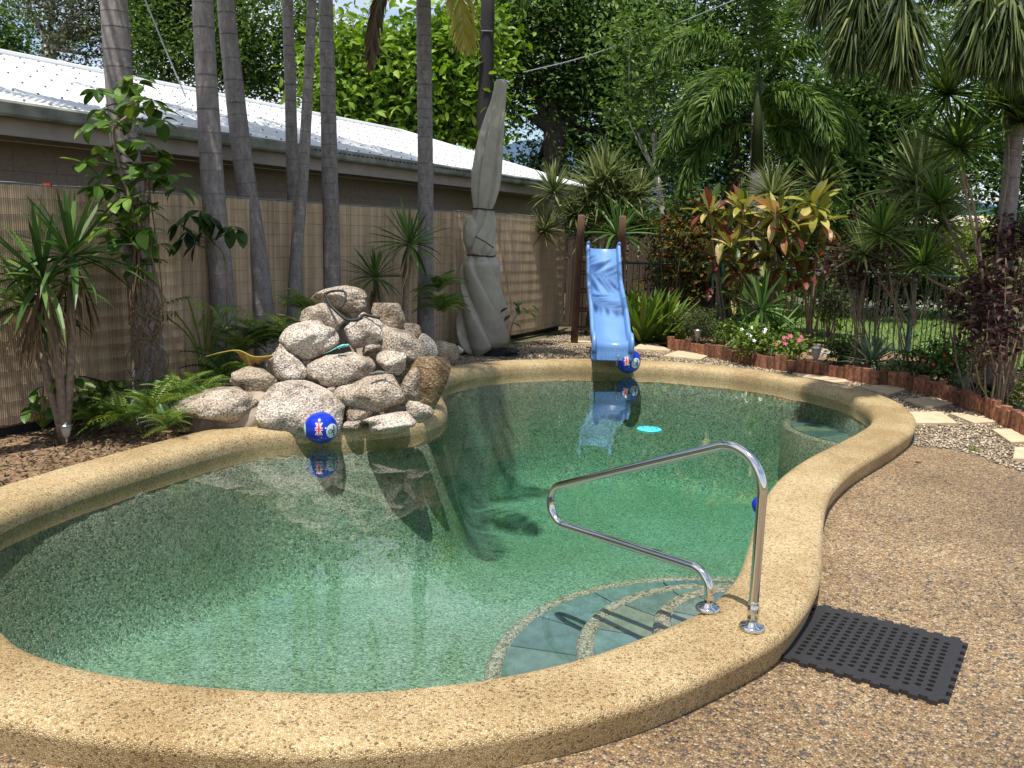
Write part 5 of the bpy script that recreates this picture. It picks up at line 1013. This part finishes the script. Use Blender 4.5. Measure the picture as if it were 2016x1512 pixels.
# lacy philodendron and pothos
ph = thing('philodendron', D(405, 720, 7.5)*[1, 1, 0], 'lacy leafed philodendron on tall stalks left of the boulders', 'plant'); lac = []
for s_ in (.5,):
    mb = MB()
    for k in range(9):
        u = k/8; w = .42*math.sin(math.pi*(u*.8+.15)); x = u
        for sg in (1, -1): mb.add([[x-.05, 0, 0], [x-.03, sg*w*.6, .02], [x+.05, sg*w, -.12], [x+.02, sg*w*.45, .02]], [[0, 1, 2, 3]])
    lac = mb.mesh('leaf', M['o_fern'])
for px, py, dx in ((345, 615, -1), (400, 595, .3), (430, 600, 1), (450, 605, 1), (370, 585, -.4), (460, 625, 1), (330, 625, -1), (410, 620, .2)):
    tp = D(px, py, 7.35); MB().tube(spline([WL[ph.name]+[0, 0, .02], D(405+(px-405)*.3, 680, 7.45), tp], 10), .008, 6).build('stalk', M['leaf_lime'], ph, True); put_leaf(lac, ph, tp, [dx, -.5, -.15], random.uniform(-.4, .4), .28)
po_ = thing('pothos_plant', D(85, 850, 6.5)*[1, 1, 0], 'heart leafed pothos at the foot of the big yucca', 'plant')
for px, py in ((70, 770), (85, 760), (110, 745), (130, 735), (75, 800), (95, 810), (105, 800), (60, 790), (90, 780), (125, 765), (150, 745), (115, 815), (55, 810), (135, 790)):
    tp = D(px, py, 6.45+random.uniform(-.1, .1)); MB().tube([WL[po_.name]+[0, 0, .05], tp], .004, 5).build('stalk', M['leaf_lime'], po_); put_leaf(random.choice(VL), po_, tp, [random.uniform(-1, 1), -.6, -.2], random.uniform(-.4, .4), S(34, 6.5))
# potted plant
pc = G(1940, 775)*[1, 1, 0]; pc = D(1942, 768, 9.0)*[1, 1, 0]; pt = thing('plant_pot', pc, 'wide black plastic pot in the flower bed', 'pot'); MB().lathe([(0, .02), (.12, .02), (.15, .19), (.165, .195), (.165, .225), (.15, .225), (.14, .17), (0, .165)], pc, 28).build('pot_shell', M['pot'], pt, True)
shrub('small yellow green seedling growing in the black pot', pc+[-.05, -.03, .27], [.08, .08, .05], 'lime', .05, 10, 5, 'seedling', 2, cat='plant', base=pc+[0, 0, .16])

# ------------------------------------------------------------------ palms
def ring_trunk(pts, radii, spacing=.15, flare=1.25):
    P_ = spline(pts, 200); L = np.concatenate([[0], np.cumsum(np.linalg.norm(np.diff(P_, axis=0), axis=1))]); q = []; t = []; rr = []; s_ = 0
    rf = lambda u: np.interp(u, np.linspace(0, 1, len(radii)), radii)
    while s_ < L[-1]-.2:
        sp = spacing*random.uniform(.6, 1.3); fade = random.uniform(.45, 1)*np.interp(s_, [0, 1.6, 3.0], [.12, .3, 1])
        for f, dr, tt in ((0, 1.0, .0), (.03, 1.012, .9), (.075, 1.012, .8), (.11, 1.0, .05), (.55, .992, 0), (.98, 1.0, .0)):
            u = s_+sp*f; q.append([np.interp(u, L, P_[:, k]) for k in range(3)]); rr.append(rf(u/L[-1])*dr*(1+(flare-1)*math.exp(-u/.25))); t.append(tt*fade)
        s_ += sp
    return MB().tube(q, rr, 20, t=t)
def frond(mb, p0, d0, L, bend, n, ll_, tint, plume=2, droop=.5, twist=0.0, w=.018, rt=.012, jit=.09):
    d = nrm(d0); P_ = [np.array(p0, float)]; D_ = [d]; k_ = 22
    for k in range(k_):
        d = nrm(d+np.array([0, 0, -bend/k_*(1+.6*k/k_)])); P_.append(P_[-1]+d*L/k_); D_.append(d)
    P_ = np.array(P_); D_ = np.array(D_); mb.tube(P_, np.linspace(rt, rt*.2, k_+1), 5, cap=False, t=.75)
    u = np.linspace(.14, 1, n); pos = np.stack([np.interp(u*k_, np.arange(k_+1), P_[:, a]) for a in range(3)], 1); dr = np.stack([np.interp(u*k_, np.arange(k_+1), D_[:, a]) for a in range(3)], 1)
    sidev = np.cross(dr, [0, 0, 1.]); sidev /= np.linalg.norm(sidev, axis=1)[:, None]+1e-6; upv = np.cross(sidev, dr)
    for pl_ in range(plume):
        for sg in (1, -1):
            el_ = (0, .75, -.6)[pl_]; dd = sidev*sg*math.cos(el_)+upv*math.sin(el_)+dr*.75+rng.normal(size=(n, 3))*jit; dd /= np.linalg.norm(dd, axis=1)[:, None]
            le = ll_*np.sin(np.pi*np.clip(u*.78+.2, 0, 1))**.7*rng.uniform(.85, 1.1, n); fr_ = frames(dd, rng.uniform(-.6-jit*3, .6+jit*3, n)); m_ = n
            v0 = pos; v1 = pos+dd*le[:, None]*.5-np.array([0, 0, 1])*le[:, None]*droop*.12; v2 = pos+dd*le[:, None]*.95-np.array([0, 0, 1])*le[:, None]*droop*.55; yy = fr_[:, 1]
            V_ = np.stack([v0-yy*w*.5, v0+yy*w*.5, v1-yy*w, v1+yy*w, v2], 1).reshape(-1, 3); b_ = np.arange(m_)[:, None]*5; t = np.repeat(rng.uniform(*tint, m_), 5); a0 = mb.n
            mb.add(V_, (b_+np.array([[0, 2, 3, 1]])).reshape(-1, 4), (b_+np.array([[2, 4, 3]])).reshape(-1, 3), t)
def palm_crown(root, top, n, L, key, elev=(1.2, -.3), bend=1.5, nl=44, ll_=.5, plume=1, phase=0.0):
    MB().tube([top-[0, 0, .5], top+[0, 0, .15]], [.075, .05], 12).build('crownshaft', M['leaf_olive'], root, True)
    for k in range(n):
        a = phase+k*2.39996; e = elev[0]+(elev[1]-elev[0])*k/(n-1); mb = MB(); frond(mb, top+[0, 0, .1], [math.cos(a)*math.cos(e), math.sin(a)*math.cos(e), math.sin(e)], L*random.uniform(.85, 1.1), bend, nl, ll_, (.1, .9), plume); mb.build('frond', M['leaf_'+key], root)
PALMS = [([(300,820),(283,600),(262,420),(240,230),(224,0),(205,-330),(190,-640)], 7.1, [33,28,26,25,24,23,22], 'thick grey palm trunk wrapped in the leafy vine'),
 ([(448,760),(436,560),(420,380),(410,220),(399,0),(385,-400),(378,-700)], 8.15, [26,23,21.5,19.5,17.5,16,15], 'straight grey palm second from the left'),
 ([(530,720),(510,540),(480,330),(462,180),(444,0),(425,-300),(405,-620)], 8.7, [24,21,19,17,14.5,14,13], 'speckled palm trunk leaning left'),
 ([(588,690),(583,520),(576,350),(571,150),(566,0),(560,-300),(556,-560)], 9.2, [14,12.5,11.5,10.5,9.5,9,9], 'thin upright palm crossed by a leaning one'),
 ([(568,680),(582,520),(594,380),(606,180),(614,0),(622,-260),(630,-520)], 8.9, [13,12,11,9.5,8.5,8.5,8], 'thinnest palm trunk leaning right across its neighbour'),
 ([(658,650),(652,480),(649,330),(645,150),(641,0),(636,-300),(632,-600)], 9.6, [19,17,15.5,14,12.5,12,11.5], 'ringed palm trunk behind the boulder pile'),
 ([(838,720),(838,560),(838,380),(836,180),(834,0),(832,-160),(830,-270)], 10.6, [17,16,15,14.5,14,13.5,13], 'ringed palm trunk with a dead frond beside the umbrella')]
for k, (pts, Y, rad, lab) in enumerate(PALMS):
    b0 = D(*pts[0], Y); P_ = [np.array([b0[0], b0[1], 0.])]+[D(x, y, Y) for x, y in pts[1:]]
    root = thing('palm_tree', P_[0], lab, 'palm', 'grey trunked palms along the reed fence'); ring_trunk(P_, [S(r_, Y) for r_ in rad], .17 if k < 3 else .14).build('trunk', M['palm'], root, True)
    palm_crown(root, P_[-1], 11, random.uniform(1.9, 2.4), 'palm', (1.25, -.35), 1.3, 40, .55, 1, k*1.1)
    if k == 6:
        top = P_[-1]
        for dv in ([.85, -.62, .55], [.95, -.25, .6]):
            mb = MB(); frond(mb, top+[0, 0, .1], dv, 2.7, .75, 46, .6, (.1, .9), 1); mb.build('frond', M['leaf_palm'], root)
        mb = MB(); frond(mb, D(842, -60, Y-.1), [.5, -.3, .1], 1.15, 3.2, 46, .42, (.5, 1), 1, .9); mb.build('yellow_frond', M['leaf_yellow'], root)
        mb = MB(); frond(mb, D(818, -60, Y-.12), [-.35, -.2, .0], 1.35, 3.4, 46, .36, (0, .5), 1, .9); mb.build('dead_frond', M['leaf_dead'], root)
# palm just outside the left edge whose fronds shade the water
P_ = [np.array([-4.4, 4.6, 0]), np.array([-4.1, 4.8, 3.0]), np.array([-3.1, 5.2, 6.3]), np.array([-1.95, 5.55, 9.0])]; root = thing('palm_tree', P_[0], 'palm standing left of the picture with fronds shading the water', 'palm'); ring_trunk(P_, [.13, .11, .10, .09]).build('trunk', M['palm'], root, True); palm_crown(root, P_[-1], 7, 1.9, 'palm', (1.1, -.4), 1.3, 36, .5, 1, .35)
# foxtail palm behind the cordylines
fY = 14.8; P_ = [D(1486, 640, fY)*[1, 1, 0], D(1489, 430, fY), D(1490, 330, fY), D(1492, 215, fY)]; root = thing('foxtail_palm', P_[0], 'bushy foxtail palm with smooth green crown behind the cordylines', 'palm')
ring_trunk(P_, [.15, .13, .12, .10], .2).build('trunk', M['palm'], root, True); MB().tube([D(1490, 335, fY-.02), D(1492, 215, fY-.02), D(1493, 130, fY)], [.11, .085, .02], 16).build('crownshaft', M['leaf_olive'], root, True)
for dx, dy, dz, L, bend, sy in ((-.08, -.25, 1, 2.6, .55, 150), (.3, .2, 1, 2.5, .9, 160), (-.55, -.2, 1, 2.5, 2.0, 170), (.55, -.3, 1, 2.5, 2.0, 170), (-.95, -.3, .65, 2.2, 2.1, 200), (-.8, .2, .45, 2.2, 2.0, 220), (-1, -.35, .30, 2.0, 1.9, 250), (.95, -.2, .7, 2.3, 2.1, 200), (.85, .3, .4, 2.2, 2.0, 220), (1, -.4, .22, 2.0, 1.8, 250), (.75, -.7, .7, 1.9, 2.2, 200), (-.8, -.6, .8, 1.9, 2.2, 190), (-.5, .8, .9, 2.2, 1.6, 180), (.5, .8, .7, 2.1, 1.9, 190)):
    mb = MB(); frond(mb, D(1492, sy, fY), [dx, dy, dz], L, bend, 100, .46, (.0, 1), 3, .75, w=.015, rt=.02, jit=.2); mb.build('frond', M['leaf_palm'], root)
mb = MB(); frond(mb, D(1480, 330, fY), [-.6, -.1, -.3], 1.2, 2.6, 60, .25, (0, .5), 2, .9); mb.build('dead_frond', M['leaf_dead'], root)
# right edge palm with long hanging fronds
qY = 8.7; P_ = [np.array([5.05, 9.0, 0]), D(1972, 560, qY), D(1990, 350, qY), D(2006, 150, qY), D(2010, -120, qY), D(1990, -330, qY)]; root = thing('foxtail_palm', P_[0], 'grey palm trunk at the right edge with fronds hanging from above', 'palm')
ring_trunk(P_, [.11, .09, .08, .075, .07, .065], .2).build('trunk', M['palm'], root, True)
top = P_[-1]
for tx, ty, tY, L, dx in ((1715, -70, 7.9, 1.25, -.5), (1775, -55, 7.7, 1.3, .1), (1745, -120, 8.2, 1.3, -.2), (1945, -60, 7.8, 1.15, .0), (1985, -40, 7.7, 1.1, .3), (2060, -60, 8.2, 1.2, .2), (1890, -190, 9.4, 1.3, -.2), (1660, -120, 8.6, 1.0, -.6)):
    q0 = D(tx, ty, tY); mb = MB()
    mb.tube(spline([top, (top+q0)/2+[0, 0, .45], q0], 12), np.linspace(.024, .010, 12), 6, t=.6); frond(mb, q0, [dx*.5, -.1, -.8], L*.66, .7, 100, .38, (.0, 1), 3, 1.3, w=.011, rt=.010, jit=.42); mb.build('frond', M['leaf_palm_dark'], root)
for k in range(7):
    a = k*.9+.3; mb = MB(); frond(mb, top, [math.cos(a), math.sin(a), .8], 2.2, 1.7, 50, .45, (0, .9), 2, .7); mb.build('frond', M['leaf_palm'], root)
# bright small palm fronds beyond the fence
sp = thing('young_palm', np.array([4.9, 15.2, 0.]), 'young bright green palm beyond the picket fence by the lawn', 'palm')
for k in range(8):
    a = k*.8; mb = MB(); frond(mb, np.array([4.9, 15.2, .25]), [math.cos(a), math.sin(a)*.6, 1.0], .95, 1.7, 30, .34, (.2, 1), 1, .4, w=.02); mb.build('frond', M['leaf_bright'], sp)

# ------------------------------------------------------------------ trees
def tree(name, label, base, forks, lobes, key, leaf, ncl, per, trunk_r, bark='bark', tint=(.05, .95), spread=2.2, inner=.55, fine=False):
    base = np.array(base, float); root = thing(name, base, label, 'tree', 'trees behind the garden'); tb = MB(); hub = np.array(forks, float)
    tb.tube(spline([base, (base+hub)/2+[.15, 0, 0], hub], 10), np.linspace(trunk_r*1.2, trunk_r*.75, 10), 10)
    mb = MB(); vol = np.array([np.prod(r)**.667 for c, r in lobes]); w = vol/vol.sum()
    for (c, r), wi in zip(lobes, w):
        c = np.array(c, float); r = np.array(r, float); n = max(6, int(ncl*wi)); cen = shell_pts(c, r, n, inner); clumps(mb, cen, per, leaf*spread, leaf, tint, .7, fine)
        tb.tube(spline([hub, (hub+c)/2+rng.normal(size=3)*.12*np.linalg.norm(c-hub)*.4, c], 8), np.linspace(trunk_r*.5, trunk_r*.1, 8), 6)
        for k in range(3): t = cen[rng.integers(n)]; tb.tube(spline([c, (c+t)/2+rng.normal(size=3)*.1, t], 5), np.linspace(trunk_r*.14, trunk_r*.04, 5), 5)
    tb.build('trunk', M[bark], root, True); mb.build('crown', M['leaf_'+key], root)
def LB(Y, items): return [(D(x, y, Y+dy), [S(rx, Y), S(rx, Y)*.8, S(ry, Y)]) for x, y, rx, ry, dy in items]
def gb(px, Y): return D(px, 500, Y)*[1, 1, 0]
tree('gum_tree', 'wispy grey green gum tree above the roof at the far left', gb(110, 30), D(95, 90, 30), LB(30, [(60,20,60,50,0),(110,-30,60,50,1),(150,50,45,45,0),(185,10,50,60,0),(230,60,45,40,1),(250,0,50,60,1),(180,110,45,25,0),(300,40,45,60,1)]), 'gum', .17, 420, 20, .28, 'pale_bark', spread=3.0, inner=.3)
tree('dark_tree', 'dark leafy tree at the top left corner', gb(-20, 26), D(-20, 120, 26), LB(26, [(-15,70,45,50,0),(10,110,35,25,0)]), 'dark', .16, 130, 20, .2)
tree('leafy_tree', 'broad olive green tree behind the grey palm trunks', gb(480, 25), D(460, 150, 25), LB(25, [(290,70,60,70,0),(350,30,70,60,1),(330,140,60,45,0),(420,100,60,60,0),(430,20,60,60,1),(500,60,70,70,0),(520,150,60,45,0),(590,110,50,70,0),(590,40,35,50,1),(470,150,50,40,0),(300,-40,80,60,1),(450,-60,90,50,1),]), 'mid', .15, 1250, 22, .3, tint=(0, .85))
tree('pale_tree', 'greyish tree top against the clouds beside a palm', gb(690, 34), D(690, 120, 34), LB(34, [(690,95,36,30,0),(730,110,40,25,0),(665,120,30,30,0)]), 'gum', .2, 170, 20, .2)
tree('lime_tree', 'vivid yellow green broad leafed tree behind the white roof', gb(780, 22), D(790, 250, 22), LB(22, [(700,150,55,55,0),(760,130,60,40,0),(820,150,60,60,0),(690,220,50,45,0),(760,200,60,50,0),(860,110,45,45,0),(900,150,50,60,0),(870,230,55,50,0),(930,70,50,50,1),(920,240,35,40,0),(660,190,30,50,0)]), 'bright', .25, 900, 16, .2, tint=(.0, 1), fine=True, spread=1.8)
tree('big_dark_tree', 'massive dark green tree right of the power pole', gb(1090, 25), D(1090, 260, 25), LB(25, [(1010,60,60,70,0),(1080,20,80,60,0),(1160,70,80,80,0),(1050,140,60,60,0),(1130,170,70,50,0),(1220,150,70,80,0),(1250,40,80,70,0),(990,200,40,60,0),(1230,250,70,60,0),(1170,330,70,60,0),(1290,120,60,80,1),(1270,330,60,70,1),(1060,330,50,35,1),(1000,-40,90,50,1),(1180,-50,120,50,1),(1110,240,40,40,1)]), 'dark', .16, 2000, 24, .4, tint=(.0, 1))
tree('slender_tree', 'slender pale trunked tree with sparse light foliage', gb(1303, 17), D(1294, 345, 17), LB(17, [(1290,190,35,60,0),(1255,140,40,50,0),(1300,90,45,50,0),(1230,220,30,30,0),(1330,200,30,50,0),(1280,260,25,30,0),(1240,60,40,40,0)]), 'mid', .13, 230, 12, .07, 'pale_bark', tint=(.3, 1), spread=2.4, inner=.2)
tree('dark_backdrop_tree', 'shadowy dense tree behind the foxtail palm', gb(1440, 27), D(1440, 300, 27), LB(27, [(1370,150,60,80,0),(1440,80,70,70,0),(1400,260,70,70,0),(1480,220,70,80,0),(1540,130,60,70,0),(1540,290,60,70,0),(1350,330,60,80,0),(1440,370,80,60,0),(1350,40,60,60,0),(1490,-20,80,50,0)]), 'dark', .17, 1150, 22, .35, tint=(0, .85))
tree('mango_tree', 'rounded glossy dark tree in front of the hills', gb(1680, 20), D(1680, 330, 20), LB(20, [(1620,230,55,60,0),(1690,200,65,55,0),(1760,240,60,60,0),(1810,290,45,60,0),(1640,300,60,50,0),(1720,300,70,60,0),(1590,320,40,50,0),(1780,350,55,45,0),(1660,370,70,40,0),(1740,380,60,40,0),(1835,350,30,40,0),(1570,250,35,50,0)]), 'dark', .17, 1150, 22, .28, tint=(.1, 1), fine=True, spread=1.7)
tree('airy_tree', 'airy pale green tree against blue sky at the top right', gb(1800, 27), D(1700, 60, 27), LB(27, [(1590,30,50,40,0),(1650,80,50,35,0),(1700,20,60,35,0),(1780,60,60,50,0),(1860,30,60,60,0),(1930,80,60,70,0),(2000,150,50,80,0),(1620,130,50,30,0),(1840,140,50,40,0),(1990,20,60,60,0),(1700,130,50,30,0)]), 'mid', .19, 470, 14, .18, 'pale_bark', tint=(.4, 1), spread=3.0, inner=.2)
tree('right_edge_tree', 'mid green tree behind the right edge palm', gb(1990, 19), D(1980, 330, 19), LB(19, [(1900,330,35,50,0),(1960,290,50,60,0),(2010,350,45,70,0),(1940,230,40,40,0),(2000,430,40,40,0),(1980,480,40,30,0)]), 'dark', .14, 330, 18, .15, tint=(.1, 1))
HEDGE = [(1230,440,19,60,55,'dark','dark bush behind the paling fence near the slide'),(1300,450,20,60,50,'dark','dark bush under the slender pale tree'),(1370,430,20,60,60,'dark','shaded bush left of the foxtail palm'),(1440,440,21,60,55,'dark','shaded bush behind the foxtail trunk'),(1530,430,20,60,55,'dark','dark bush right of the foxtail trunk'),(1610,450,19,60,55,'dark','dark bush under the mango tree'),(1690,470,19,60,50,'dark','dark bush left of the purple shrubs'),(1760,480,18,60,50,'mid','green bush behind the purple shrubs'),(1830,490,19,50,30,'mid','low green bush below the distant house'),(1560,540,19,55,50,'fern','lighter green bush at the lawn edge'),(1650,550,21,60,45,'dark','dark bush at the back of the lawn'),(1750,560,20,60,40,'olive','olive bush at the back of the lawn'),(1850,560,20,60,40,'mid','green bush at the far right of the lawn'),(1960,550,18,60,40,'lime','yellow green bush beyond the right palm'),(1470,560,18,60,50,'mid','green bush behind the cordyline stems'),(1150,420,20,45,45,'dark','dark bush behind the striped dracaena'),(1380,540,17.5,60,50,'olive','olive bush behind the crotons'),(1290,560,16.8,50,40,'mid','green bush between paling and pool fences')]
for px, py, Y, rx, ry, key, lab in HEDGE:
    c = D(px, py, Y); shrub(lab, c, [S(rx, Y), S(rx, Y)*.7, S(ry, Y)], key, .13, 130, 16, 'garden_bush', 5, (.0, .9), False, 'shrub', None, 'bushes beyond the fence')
